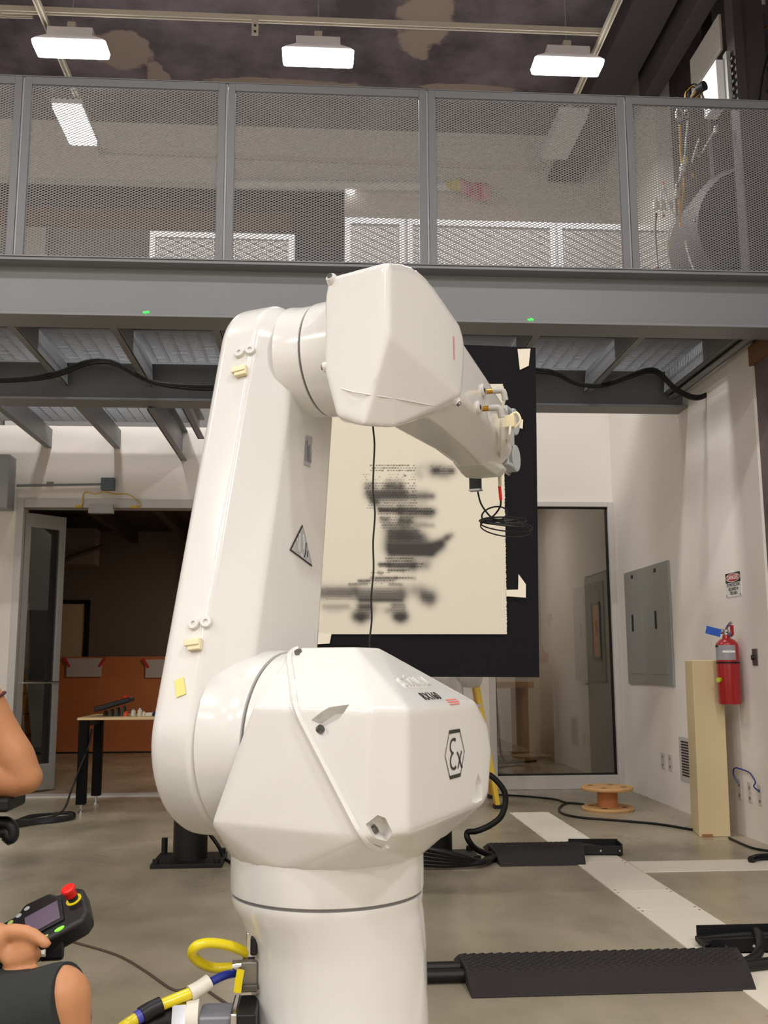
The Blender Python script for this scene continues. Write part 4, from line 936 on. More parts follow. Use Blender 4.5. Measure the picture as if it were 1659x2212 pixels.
def tape(uv, label, y=BY-.009, m=tape_white):
    bm = newbm(); c4 = [atY(u, v, y) for u, v in uv]; loft(bm, [c4, [p+V((0, .002, 0)) for p in c4]]); solo('masking_tape', bm, m, label, 'tape', 'masking tape on the board', smooth=False)
tape([(1118, 754), (1146, 753), (1142, 790), (1123, 799)], 'strip of masking tape at the top right corner of the black board')
tape([(1072, 836), (1088, 834), (1087, 868), (1076, 862)], 'masking tape at the upper right corner of the paper behind the robot forearm')
tape([(1116, 908), (1130, 906), (1129, 926), (1117, 924)], 'small tape tab right of the robot wrist')
tape([(1120, 1240), (1136, 1262), (1136, 1290), (1119, 1290)], 'upright piece of the L of tape at the right edge of the paper')
tape([(1093, 1274), (1136, 1273), (1136, 1291), (1094, 1288)], 'flat piece of the L of tape at the right edge of the paper', y=BY-.012)
tape([(680, 1366), (716, 1370), (712, 1390), (680, 1392)], 'tape under the lower left corner of the paper beside the robot arm')

# ------------------------------------------------------------------ right wall fittings
def wx(u, v): return atX(u, v, XW)
def wallbox(bm, y0, y1, z0, z1, th): box(bm, (XW-th, min(y0, y1), z0), (XW-.0006, max(y0, y1), z1))
for (y0, y1), lab, hy_ in (((8.90, 9.52), 'left grey electrical panel on the white right wall', 9.28), ((8.29, 8.895), 'right grey electrical panel on the white right wall', 8.63)):
    bm = newbm(); wallbox(bm, y0, y1, 1.025, 2.10, .02); t = solo('electrical_panel', bm, panel_grey, lab, 'electrical panel', 'grey electrical panels', bevel=.003)
    bm = newbm(); wallbox(bm, y0+.10, y1-.10, 1.12, 2.0, .026); dd = ob('panel_door', bm, panel_grey, t, bevel=.003)
    bm = newbm(); wallbox(bm, hy_-.018, hy_+.018, 1.52, 1.68, .034); ob('latch', bm, black_plastic, dd, bevel=.004)
    bm = newbm(); wallbox(bm, hy_-.04, hy_+.02, 2.025, 2.06, .0215); ob('nameplate', bm, ink, t)
# danger sign
sy0, sy1, sz0, sz1 = 6.863, 7.133, 1.693, 1.875
sg = thing('danger_sign', 'white danger sign about eye protection above the fire extinguisher', 'sign', (XW, 7.0, sz0))
bm = newbm(); box(bm, (XW-.004, sy0, sz0), (XW, sy1, sz1)); ob('plate', bm, paper_sign, sg, bevel=.001)
# sign text plane: right = -Y, up = Z, normal = -X
def sign_M(y, z, lift): return basis((XW-.004-lift, y, z), (0, -1, 0), (0, 0, 1))
bm = newbm(); box(bm, (XW-.0052, sy0+.006, sz1-.078), (XW-.004, sy1-.006, sz1-.006)); ob('black_header', bm, ink, sg)
bm = newbm(); M = sign_M((sy0+sy1)/2, sz1-.042, .0014)
for (ra, rb, m_, lf) in ((.122, .032, white_ink, .0013), (.115, .028, mat('sign_red', (170, 30, 42), .5, var=0), .0018)):
    bm = newbm(); M = sign_M((sy0+sy1)/2, sz1-.042, lf); f_ = [bm.verts.new(M @ V((ra*math.cos(t), rb*math.sin(t), 0))) for t in np.linspace(0, 2*PI, 40, endpoint=False)]; bm.faces.new(f_); ob('oval', bm, m_, sg, smooth=False)
ob('lettering', text_bm('DANGER', .047, sign_M((sy0+sy1)/2, sz1-.042, .0022), .0002, .0008), white_ink, sg, smooth=False)
for k, (s_, wd) in enumerate((('EYE PROTECTION', .98), ('REQUIRED IN', 1.0), ('THIS AREA', 1.0))):
    ob('lettering', text_bm(s_, .0325, sign_M((sy0+sy1)/2, sz1-.096-.03*k, .001), .0002, .0006, .86), ink, sg, smooth=False)
bm = newbm()
for y_, z_ in ((sy0+.015, sz0+.012), (sy1-.015, sz0+.012)): cyl(bm, (XW-.004, y_, z_), (XW-.007, y_, z_), .005, n=8)
ob('screw', bm, screw_m, sg)
# fire extinguisher
ex = V((XW-.10, 6.945, .925)); r_ = .080
fe = thing('fire_extinguisher', 'red fire extinguisher with a blue tape tag hung on the right wall', 'extinguisher', tuple(ex))
bm = newbm(); lathe(bm, [(.0, 0), (r_*.96, 0), (r_, .008), (r_, .40), (r_*.97, .425), (r_*.7, .452), (.03, .465), (.025, .49), (0, .492)], ex, n=40); ob('cylinder', bm, red_p, fe)
bm = newbm(); cyl(bm, ex+V((0, 0, .285)), ex+V((0, 0, .297)), r_+.002, n=40); ob('band', bm, black_rubber, fe)
bm = newbm()
def wrap(bm, a0, a1, z0, z1, off):
    n_ = 14; lo = []; hi = []
    for i in range(n_+1):
        a = RAD(a0+(a1-a0)*i/n_); p = V((ex.x+(r_+off)*math.cos(a), ex.y+(r_+off)*math.sin(a), 0)); lo.append(bm.verts.new(p+V((0, 0, ex.z+z0)))); hi.append(bm.verts.new(p+V((0, 0, ex.z+z1))))
    for i in range(n_): bm.faces.new((lo[i], lo[i+1], hi[i+1], hi[i]))
wrap(bm, 168, 290, .31, .415, .001); ob('label', bm, mat('label_grey', (150, 146, 152), .5, var=.3, scale=60), fe)
bm = newbm(); wrap(bm, 225, 288, .362, .376, .002); ob('label_stripe', bm, white_ink, fe)
bm = newbm(); wrap(bm, 168, 200, .40, .415, .002); ob('label_stripe', bm, ink, fe)
bm = newbm(); cyl(bm, ex+V((0, 0, .49)), ex+V((0, 0, .53)), .022, n=16); tube(bm, [ex+V((0, 0, .525)), ex+V((-.01, -.05, .545)), ex+V((0, -.10, .575))], .010, n=8); tube(bm, [ex+V((.0, 0, .51)), ex+V((0, -.05, .50)), ex+V((0, -.09, .48))], .010, n=8); cyl(bm, ex+V((-.02, .01, .515)), ex+V((-.05, .015, .515)), .02, n=14); ob('valve_head', bm, chrome, fe)
bm = newbm(); box(bm, ex+V((.0, -.082, .485)), ex+V((.022, -.07, .555))); ob('wall_hook', bm, red_p, fe)
bm = newbm(); cyl(bm, ex+V((-.07, -.02, .17)), ex+V((-.095, -.035, .17)), .018, n=14); ob('gauge', bm, mat('gauge_green', (190, 205, 60), .3, .3, var=.05), fe)
bm = newbm(); M = Matrix.Translation(ex+V((-.06, .03, .505))) @ Matrix.Rotation(-.25, 4, 'Y'); box(bm, (-.11, -.001, -.028), (.0, .001, .028), Matrix.Translation(ex+V((-.045, -.01, .50))) @ Matrix.Rotation(.25, 4, 'Y')); ob('tape_tag', bm, tape_blue, fe)
# light switch, vent, plates, wire
bm = newbm(); wallbox(bm, 6.675, 6.75, 1.195, 1.31, .006); t = solo('wall_switch', bm, mat('switch_brown', (84, 72, 68), .4, var=.05), 'small dark wall switch right of the fire extinguisher', 'switch')
bm = newbm(); cyl(bm, (XW-.006, 6.725, 1.25), (XW-.022, 6.728, 1.25), .018, n=16); ob('knob', bm, black_plastic, t)
t = thing('wall_vent', 'white louvred vent low on the right wall behind the yellow post', 'vent', (XW, 8.16, .27))
bm = newbm(); wallbox(bm, 7.95, 8.27, .25, .61, .006); ob('plate', bm, mat('vent_grey', (192, 188, 186), .5, var=.03), t, bevel=.002)
for k in range(13):
    z = .295+k*.0225; bm = newbm(); box(bm, (XW-.009, 7.99, z), (XW-.0055, 8.215, z+.012)); ob('slot', bm, ink, t)
for y_, lab in ((8.69, 'left outlet plate low on the right wall'), (8.51, 'right outlet plate low on the right wall')):
    bm = newbm(); wallbox(bm, y_-.045, y_+.045, .30, .44, .006); t = solo('outlet_plate', bm, mat('outlet_plate_paint', (204, 198, 192), .45, var=.02), lab, 'outlet', 'outlet plates by the vent', bevel=.002)
    bm = newbm(); wallbox(bm, y_-.012, y_+.012, .325, .345, .0075); wallbox(bm, y_-.012, y_+.012, .395, .415, .0075); ob('socket', bm, mat('socket_dark', (120, 112, 108), .5, var=0), t)
for y_, lab in ((7.10, 'farthest of the three outlet plates under the blue wire'), (6.93, 'middle one of the three outlet plates under the blue wire'), (6.77, 'nearest of the three outlet plates under the blue wire')):
    bm = newbm(); wallbox(bm, y_-.03, y_+.03, .245, .385, .006); t = solo('outlet_plate', bm, MATS['outlet_plate_paint'], lab, 'outlet', 'outlet plates under the wire', bevel=.002)
    bm = newbm(); wallbox(bm, y_-.010, y_+.010, .265, .285, .0075); wallbox(bm, y_-.010, y_+.010, .335, .355, .0075); ob('socket', bm, MATS['socket_dark'], t)
bm = newbm(); tube(bm, [(XW-.01, 7.11, .36), (XW-.03, 7.13, .42), (XW-.03, 7.10, .465), (XW-.02, 7.0, .465), (XW-.02, 6.88, .455), (XW-.03, 6.80, .43), (XW-.03, 6.77, .40), (XW-.03, 6.80, .37), (XW-.01, 6.76, .34)], .005, n=6); solo('blue_wire', bm, blue_p, 'blue wire looping between outlet plates low on the right wall', 'wire')
bm = newbm(); box(bm, (XW-.01, 5.9, 3.28), (XW+.02, 6.5, 3.42)); solo('timber_ledger', bm, mat('ledger_wood', (120, 84, 56), .7, var=.15), 'brown timber piece where the mezzanine meets the right wall', 'timber')
# yellow foam post
pf = thing('foam_post', 'tall pale yellow foam block post standing against the right wall', 'post', (2.80, 7.15, 0))
bm = newbm(); f_ = [(2.675, 6.975), (2.89, 6.97), (2.99, 7.10), (2.99, 7.42), (2.74, 7.40), (2.68, 7.2)]
prism(bm, [(2.690, 7.04), (2.915, 7.035), (2.945, 7.39), (2.766, 7.39)], lambda p: V((p[0], p[1], 0)), lambda p: V((p[0]+.015, p[1], 1.235))); ob('block', bm, foam_m, pf, bevel=.006)
bm = newbm(); box(bm, (2.71, 7.02, 0), (2.78, 7.038, .02)); ob('chip', bm, mat('chip_brown', (150, 104, 70), .8, var=.1), pf)

# cable reel
ce = V((2.44, 8.42, 0)); rl_ = thing('cable_reel', 'small empty plywood cable reel lying on the floor by the glass screen', 'reel', tuple(ce))
for z, lab in ((.0, 'flange'), (.165, 'flange')):
    bm = newbm(); n_ = 40; outer = []; 
    lathe(bm, [(.03, z), (.215, z), (.218, z+.004), (.218, z+.022), (.215, z+.026), (.03, z+.026)], ce, n=48); fl = ob('flange', bm, wood_m, rl_)
    for k in range(4):
        a = PI/4+k*PI/2+.3; bm = newbm(); cyl(bm, ce+V((.14*math.cos(a), .14*math.sin(a), z+.0262)), ce+V((.14*math.cos(a), .14*math.sin(a), z+.0268)), .028, n=18); ob('hole', bm, mat('hole_dark', (96, 66, 38), .8, var=.05), fl)
bm = newbm(); cyl(bm, ce+V((0, 0, .02)), ce+V((0, 0, .17)), .085, n=32); ob('drum', bm, mat('drum_wood', (190, 120, 72), .6, var=.15, scale=12), rl_)

# stepladder behind the board
lad = thing('step_ladder', 'yellow fibreglass stepladder standing behind the black board', 'ladder', (1.45, 8.5, 0))
fR = V((1.535, 8.60, 0)); tR = atY(1012, 1300, 8.9); fB = V((1.58, 9.3, 0)); tp_ = V((1.26, 9.0, 2.0))
def rail(name, a, b_, m, w_=.035, t_=.016):
    bm = newbm(); d_ = (b_-a).normalized(); x_ = V((1, 0, 0)); x_ = (x_-d_*x_.dot(d_)).normalized(); y_ = d_.cross(x_)
    loft(bm, [[p+x_*sx*t_+y_*sy*w_ for sx, sy in ((-1, -1), (1, -1), (1, 1), (-1, 1))] for p in (a, b_)]); return ob(name, bm, m, lad, bevel=.003)
topf = V((1.27, 8.92, 2.0)); topb = V((1.27, 9.05, 2.0))
rail('front_rail', fR, topf, ladder_yel, .045, .02); rail('front_rail', fR+V((-.55, 0, 0)), topf+V((-.3, 0, 0)), ladder_yel, .045, .02)
rail('rear_rail', V((1.60, 9.25, 0)), topb, orange_fg, .035, .016); rail('rear_rail', V((1.05, 9.25, 0)), topb+V((-.3, 0, 0)), orange_fg, .035, .016)
for k in range(1, 7):
    f_ = k/7; a = fR.lerp(topf, f_); b_ = (fR+V((-.55, 0, 0))).lerp(topf+V((-.3, 0, 0)), f_)
    bm = newbm(); box(bm, (b_.x, a.y-.05, a.z-.012), (a.x, a.y+.05, a.z+.012)); ob('step', bm, alu, lad)
    a2 = V((1.60, 9.25, 0)).lerp(topb, f_); bm = newbm(); box(bm, a2-V((.022, .04, .012)), a2+V((.022, .04, .012))); ob('bracket', bm, mat('bracket_olive', (110, 96, 52), .5, .3, var=.05), lad)
bm = newbm(); box(bm, (.93, 8.86, 2.0), (1.30, 9.10, 2.04)); ob('cap', bm, ladder_yel, lad, bevel=.005)
for x_, y_ in ((1.535, 8.60), (.985, 8.60), (1.6, 9.25), (1.05, 9.25)): bx('foot', (x_-.035, y_-.05, 0), (x_+.035, y_+.05, .03), black_rubber, lad)

# ------------------------------------------------------------------ floor cables, ramps, troughs
def floor_cable(pts, r, label, m=cable_black, name='floor_cable', off=0, cat='cable'):
    bm = newbm(); tube(bm, [atZ(u, v, r) if len(p_) == 2 else V(p_) for p_ in pts for u, v in [p_[:2]]], r, n=8); solo(name, bm, m, label, cat)
floor_cable([(1060, 1716), (1120, 1719), (1195, 1726), (1225, 1734), (1262, 1737)], .008, 'thin black cable running along the glass screen to the reel')
floor_cable([(1262, 1737), (1225, 1735), (1208, 1746), (1215, 1757), (1255, 1766), (1330, 1772), (1420, 1780), (1495, 1792)], .009, 'black cable curling from the reel to the yellow post')
floor_cable([(1575, 1810), (1610, 1826), (1640, 1835), (1700, 1842)], .008, 'short black cable on the floor along the right wall')
floor_cable([(1622, 1857), (1640, 1852), (1700, 1850)], .022, 'thick black cable end at the right edge of the view')
ramp_m = mat('ramp_rubber', (44, 40, 41), .6, var=.1, spec=.3)
def ramp(x0, x1, y0, y1, h, label, seg):
    t = thing('cable_ramp', label, 'cable ramp', ((x0+x1)/2, (y0+y1)/2, 0), group='black cable ramps')
    yc = (y1-y0)
    prof = [(y0, .0), (y0, .006), (y0+.30*yc, h), (y0+.70*yc, h), (y1, .006), (y1, 0), (y0+.68*yc, 0), (y0+.66*yc, h-.015), (y0+.34*yc, h-.015), (y0+.32*yc, 0)]
    bm = newbm(); prism(bm, prof, lambda p: V((x0, p[0], p[1])), lambda p: V((x1+(p[0]-y0)*.22, p[0], p[1]))); body = ob('body', bm, ramp_m, t, bevel=.002, smooth=False)
    bm = newbm(); step = .036; k = 0
    y = y0+.02
    while y < y1-.02:
        z = h*(y-y0)/(.3*yc) if y < y0+.3*yc else (h if y < y0+.7*yc else h*(y1-y)/(.3*yc))
        sl = math.atan2(h, .3*yc) if y < y0+.3*yc else (0 if y < y0+.7*yc else -math.atan2(h, .3*yc))
        x = x0+.02+(k % 2)*step/2
        while x < x1+(y-y0)*.22-.02:
            M = Matrix.Translation((x, y, z+.0015)) @ Matrix.Rotation(sl, 4, 'X') @ Matrix.Rotation(RAD(45 if k % 2 else -45), 4, 'Z')
            box(bm, (-.011, -.003, -.003), (.011, .003, .0006), M); x += step
        y += step*.55; k += 1
    ob('tread', bm, ramp_m, t, kind='stuff', smooth=False)
ramp(.565, 1.635, 3.79, 4.27, .062, 'large near black cable ramp lying across the floor at lower right', 1)
ramp(1.105, 1.63, 6.14, 6.78, .062, 'smaller far black cable ramp beside the right pedestal', 1)
def trough(c, L_, ang, label, w_=.17):
    t = thing('cable_trough', label, 'cable trough', tuple(c), group='open cable troughs')
    M = Matrix.Translation(c) @ Matrix.Rotation(ang, 4, 'Z')
    for nm, lo, hi in (('floor_plate', (-L_/2, -w_/2, .002), (L_/2, w_/2, .008)), ('side_wall', (-L_/2, -w_/2, .002), (L_/2, -w_/2+.008, .06)), ('side_wall', (-L_/2, w_/2-.008, .002), (L_/2, w_/2, .075)), ('end_wall', (L_/2-.008, -w_/2, .002), (L_/2, w_/2, .07))):
        bm = newbm(); box(bm, lo, hi, M); ob(nm, bm, black_plastic, t, bevel=.001)
    for k in range(4):
        bm = newbm(); tube(bm, [M @ V((-L_/2-.02, -.05+.03*k, .03)), M @ V((-L_*.2, -.04+.028*k, .035+.008*(k % 2))), M @ V((L_*.15, -.03+.02*k, .03)), M @ V((L_*.45, -.04+.03*k, .028))], .012, n=8); ob('cable', bm, cable_black, t)
    for k in range(3):
        bm = newbm(); q_ = M @ V((-L_/2+.06+k*.12, -w_/2+.0, .03)); cyl(bm, q_, q_+M.to_3x3() @ V((0, -.004, 0)), .006, n=8); ob('rivet', bm, chrome, t)
trough(V((1.79, 6.50, .004)), .32, -.1, 'open black cable trough lying on the white plates beyond the far ramp')
trough(V((2.03, 4.33, .004)), .76, .0, 'open black cable trough at the right edge of the view')
bm = newbm(); tube(bm, [(1.93, 4.48, .04), (1.88, 4.30, .06), (1.80, 4.12, .05), (1.72, 4.05, .03), (1.62, 4.03, .025)], .020, n=10); tube(bm, [(2.35, 4.15, .03), (1.95, 4.06, .03), (1.62, 3.99, .025)], .022, n=10); solo('ramp_cable', bm, cable_black, 'thick black cables going into the right end of the near ramp', 'cable')
for dy, lab in ((3.96, 'front thick black cable entering the left end of the near ramp'), (4.06, 'rear thick black cable entering the left end of the near ramp')):
    bm = newbm(); tube(bm, [(-.05, dy-.02, .04), (.2, dy, .03), (.45, dy+.01, .028), (.68, dy+.01, .028)], .024, n=12); solo('ramp_cable', bm, cable_black, lab, 'cable', 'thick cables into the near ramp')
# far cable bundle at right pedestal
cb = thing('cable_bundle', 'bundle of thick black cables running past the right pedestal foot into the far ramp', 'cable', (.8, 6.08, 0))
for k in range(5):
    bm = newbm(); tube(bm, [(.45, 6.09-.012*k, .05+.03*k), (.75, 6.07-.01*k, .03+.02*k), (.98, 6.10+.006*k, .035), (1.08, 6.25+.03*k, .03), (1.16, 6.34+.03*k, .028)], .018, n=8)
    ob('cable', bm, cable_black, cb)
bm = newbm(); tube(bm, [atY(u, v, y) for u, v, y in ((1045, 1668, 6.1), (1066, 1680, 6.1), (1087, 1705, 6.1), (1092, 1730, 6.1), (1083, 1762, 6.1), (1060, 1782, 6.12), (1030, 1795, 6.15), (1010, 1798, 6.2), (1012, 1815, 6.2), (1030, 1835, 6.25), (1062, 1848, 6.3))], .018, n=10); solo('looped_hose', bm, cable_black, 'thick black cable looping out behind the robot shoulder to the floor', 'cable')
bm = newbm(); tube(bm, [(.46, 5.9, .16), (.575, 5.88, .13), (.585, 5.88, .07), (.47, 5.9, .02)], .011, n=8); solo('yellow_air_hose', bm, yellow_p, 'short yellow hose at the foot of the right pedestal', 'hose')
bm = newbm(); tube(bm, [atY(u, v, 6.5) for u, v in ((448, 1795), (470, 1825), (487, 1855))]+[atZ(505, 1866, .012), atZ(520, 1868, .012)], .012, n=8); solo('pedestal_cable', bm, cable_black, 'black cable coming down beside the left pedestal', 'cable')

# ------------------------------------------------------------------ table by the doorway, with pendant and small parts
tz = .785; tt = thing('work_table', 'light wood topped table with black legs by the dark doorway', 'table', (-1.4, 8.95, 0))
bx('tabletop', (-2.035, 8.62, tz-.022), (-.75, 9.30, tz), table_top, tt, bevel=.004)
for x_ in (-1.985, -.80):
    for y_ in (8.67, 9.24):
        lg = bx('leg', (x_-.038, y_-.038, .07), (x_+.038, y_+.038, tz-.022), matte_black, tt, bevel=.003)
        bm = newbm(); cyl(bm, (x_, y_, .0), (x_, y_, .012), .028, n=16); cyl(bm, (x_, y_, .012), (x_, y_, .072), .012, n=10); ob('foot', bm, chrome, lg)
bx('cross_rail', (-2.0, 8.70, tz-.08), (-1.97, 9.21, tz-.022), black_steel, tt)
pc = thing('teach_pendant', 'black teach pendant lying tilted in its stand on the table', 'pendant', (-1.80, 8.92, tz))
Mp = Matrix.Translation((-1.79, 8.92, tz+.10)) @ Matrix.Rotation(-.28, 4, 'Y')
bm = newbm(); box(bm, (-.16, -.11, -.022), (.16, .11, .022), Mp); ob('body', bm, black_plastic, pc, bevel=.012, seg=3)
bm = newbm(); cyl(bm, Mp @ V((.11, .02, .02)), Mp @ V((.11, .02, .045)), .022, n=14); ob('stop_button', bm, red_plastic, pc)
bm = newbm(); cyl(bm, Mp @ V((.05, .02, .02)), Mp @ V((.05, .02, .035)), .015, n=14); ob('stop_button', bm, red_plastic, pc)
for k in range(4):
    x_ = -1.86+.052*k; bm = newbm(); loft(bm, [[V((x_-.012, 8.85, tz)), V((x_+.012, 8.85, tz)), V((x_+.012, 8.99, tz)), V((x_-.012, 8.99, tz))], [V((x_-.008, 8.87, tz+.045+.012*k)), V((x_+.008, 8.87, tz+.045+.012*k)), V((x_+.008, 8.97, tz+.045+.012*k)), V((x_-.008, 8.97, tz+.045+.012*k))]]); ob('stand_rib', bm, black_plastic, pc)
def bottle(u, r, h, m, capm, label, name='small_bottle'):
    p = atY(u, 1541, 8.85); p.z = tz; bm = newbm(); lathe(bm, [(0, 0), (r, 0), (r, h*.7), (r*.5, h*.82), (r*.5, h*.86), (0, h*.86)], p, n=18); o = solo(name, bm, m, label, 'bottle', 'small parts on the table')
    bm = newbm(); lathe(bm, [(0, h*.85), (r*.6, h*.85), (r*.6, h), (0, h)], p, n=14); ob('cap', bm, capm, o)
bottle(272, .022, .04, mat('orange_plastic', (220, 90, 30), .4, var=.04), MATS['orange_plastic'], 'small orange jar on the table beside the pendant')
bottle(288, .020, .062, white_p, mat('grey_cap', (120, 116, 140), .4, var=0), 'left white bottle with a grey cap on the table')
bottle(302, .020, .068, white_p, chrome, 'right white bottle with a shiny cap on the table')
bottle(311, .014, .042, cream_p, chrome, 'tiny cream bottle on the table between white bottle and blue pouch')
bm = newbm(); p = atY(322, 1541, 8.8); box(bm, (p.x-.03, 8.78, tz), (p.x+.03, 8.85, tz+.03)); solo('white_box', bm, white_p, 'little white box on the table left of the blue pouch', 'box', bevel=.005)
bm = newbm(); p = atY(347, 1541, 8.85); lathe(bm, [(0, 0), (.06, 0), (.07, .02), (.055, .04), (0, .045)], (p.x, 8.85, tz), n=18); solo('blue_pouch', bm, blue_p, 'blue pouch on the table at the robot arm edge', 'pouch')
# cables hanging and lying by the table
bm = newbm(); tube(bm, [(-1.93, 8.72, tz-.1), (-1.94, 8.66, .55), (-2.0, 8.60, .35), (-2.04, 8.55, .2), (-2.1, 8.4, .03), (-2.4, 8.2, .012), (-2.9, 8.0, .012), (-3.4, 7.9, .012)], .009, n=8); solo('table_cable', bm, cable_black, 'black cable hanging from the table and running left on the floor', 'cable')
cq = thing('coiled_cable', 'tangled black cable coil on the floor left of the table foot', 'cable', tuple(atZ(60, 1768, 0)))
for k in range(4):
    bm = newbm(); pts = [atZ(u, v+2*k-2, .012) for u, v in ((-120, 1790), (0, 1782), (60, 1768-3*k), (110, 1760-2*k), (150, 1756-k), (160, 1763), (120, 1768+k), (60, 1775+k), (-120, 1800+4*k))]
    tube(bm, pts, .009, n=6); ob('strand', bm, cable_black, cq)
# plywood hoarding, papers, whiteboard in the dark room
ply = thing('plywood_panel', 'orange-brown plywood panel standing in the dark room', 'panel', (-1.9, 14.6, 0))
bx('sheet', (-3.75, 14.6, .0), (-.9, 14.64, 1.36), plywood, ply)
bx('sheet', (-3.75, 14.58, .0), (-.9, 14.6, .02), black_steel, ply)
for (u, v, w_, h_), lab in zip(((182, 1442, .50, .26), (352, 1444, .5, .26)), ('left paper taped on the plywood panel with red tape', 'right paper taped on the plywood panel with red tape')):
    p = atY(u, v, 14.575); bm = newbm(); box(bm, (p.x-w_/2, 14.575, p.z-h_/2), (p.x+w_/2, 14.579, p.z+h_/2)); t = solo('taped_paper', bm, mat('paper_grey', (190, 182, 180), .7, var=.03), lab, 'paper', 'papers on the plywood')
    for s_ in (-1, 1):
        bm = newbm(); box(bm, (-.08, -.002, -.018), (.08, .002, .018), Matrix.Translation((p.x+s_*w_*.5, 14.572, p.z+h_*.3)) @ Matrix.Rotation(s_*-1.0, 4, 'Y')); ob('red_tape', bm, mat('red_tape', (200, 40, 50), .6, var=.05), t)
wb = thing('whiteboard', 'framed whiteboard on the wall of the dark room', 'whiteboard', (-3.3, 15.3, 1.0))
p0, p1 = atY(30, 1425, 15.3), atY(186, 1300, 15.3)
bx('surface', (p0.x, 15.33, 1.2), (p1.x, 15.36, p1.z), mat('whiteboard_face', (200, 176, 140), .5, var=.04), wb)
bm = newbm(); box(bm, (p0.x, 15.31, p1.z-.03), (p1.x+.05, 15.37, p1.z+.03)); box(bm, (p1.x-.02, 15.31, 1.2), (p1.x+.05, 15.37, p1.z)); ob('frame', bm, black_steel, wb)
bm = newbm(); tube(bm, [atY(64, 1262, 13.5), atY(150, 1205, 13.5), atY(225, 1178, 13.5)], .03, n=8, smooth=False); solo('stair_handrail', bm, dark_beam, 'dark sloping handrail in the dark room', 'handrail')
bm = newbm(); a, b_ = atY(60, 1125, 13.6), atY(205, 1185, 13.6); box(bm, (a.x-.3, 13.6, 2.6), (b_.x, 13.9, 3.1)); solo('stair_soffit', bm, dark_room, 'boxed-in stair underside at the top of the dark room', 'soffit')
l = bpy.data.lights.new('dark_room_fill', 'AREA'); l.shape = 'RECTANGLE'; l.size = .5; l.size_y = .3; l.energy = 46; l.color = (1, .8, .62)  # warm fill light added to brighten the plywood; no such lamp is known
o = bpy.data.objects.new('dark_room_fill', l); o.location = (-.3, 12.5, 3.05); C.objects.link(o)
l = bpy.data.lights.new('glass_room_fill', 'AREA'); l.shape = 'RECTANGLE'; l.size = .5; l.size_y = .3; l.energy = 26; l.color = LAMP_COL  # fill light added to lift the room behind the glass
o = bpy.data.objects.new('glass_room_fill', l); o.location = (1.9, 12.2, 3.3); C.objects.link(o)
# things behind the glass
bw = thing('workbench', 'yellowish wooden bench behind the glass screen', 'bench', (2.3, 13.0, 0))
bx('top', (1.95, 12.6, .92), (2.75, 13.4, 1.0), wood_m, bw); bx('side', (2.6, 12.62, 0), (2.68, 13.38, .92), wood_m, bw)
hb_ = thing('hose_bundle', 'black hoses hanging over the bench edge behind the glass', 'hose', (2.1, 12.5, 0))
for k in range(5):
    bm = newbm(); x_ = 2.0+.06*k; tube(bm, [(x_, 12.58, .99), (x_, 12.54, .95), (x_+.02, 12.5, .5), (x_+.05, 12.45, .08), (x_+.2, 12.4, .015), (x_+.35+.04*k, 12.6, .012)], .014, n=6); ob('hose', bm, cable_black, hb_)
# junction box, conduit and yellow wires above the doorway, grey cabinet at far left
p = atY(235, 1047, YB); bm = newbm(); box(bm, (p.x-.065, YB-.07, p.z-.065), (p.x+.065, YB, p.z+.06)); jb = solo('junction_box', bm, mat('box_bluegrey', (92, 104, 112), .45, .2, var=.05), 'blue-grey junction box above the dark doorway', 'junction box', bevel=.004)
bm = newbm(); a = atY(36, 1049, YB-.03); tube(bm, [a, V((p.x-.06, YB-.03, p.z))], .012, n=8, smooth=False); cyl(bm, (p.x-.6, YB-.03, p.z), (p.x-.54, YB-.03, p.z), .02, n=10); solo('conduit', bm, steel_paint, 'thin metal conduit running left from the junction box', 'conduit')
for s_, lab in ((-1, 'left yellow wire drooping from the junction box to the door head'), (1, 'right yellow wire drooping from the junction box to the door head')):
    bm = newbm(); pts = ([(222, 1062), (205, 1067), (185, 1063), (179, 1075), (178, 1090), (170, 1094)] if s_ < 0 else [(226, 1062), (250, 1067), (275, 1067), (295, 1080), (304, 1092), (290, 1095)])
    tube(bm, [atY(u, v, YB-.05) for u, v in pts], .006, n=6); b2_ = pts[-1]; q_ = atY(*b2_, YB-.05); box(bm, q_-V((.03, .01, .012)), q_+V((.03, .01, .012))); solo('yellow_wire', bm, mat('wire_yellow', (206, 168, 50), .5, var=.04), lab, 'wire', 'yellow wires over the doorway')
p = atY(217, 1101, YB-.06); bm = newbm(); box(bm, (p.x-.11, YB-.10, p.z-.04), (p.x+.13, YB-.03, p.z+.05)); solo('door_operator', bm, mat('operator_grey', (168, 166, 168), .45, .1, var=.03), 'pale metal box fixed under the door head', 'box', bevel=.003)
p0, p1 = atY(-60, 1100, YB-.12), atY(28, 990, YB-.12)
bm = newbm(); box(bm, (p0.x-.5, YB-.22, p0.z), (p1.x, YB, p1.z+.02)); solo('grey_cabinet', bm, steel_dark, 'grey metal cabinet high on the wall at the left edge of the view', 'cabinet', bevel=.006)

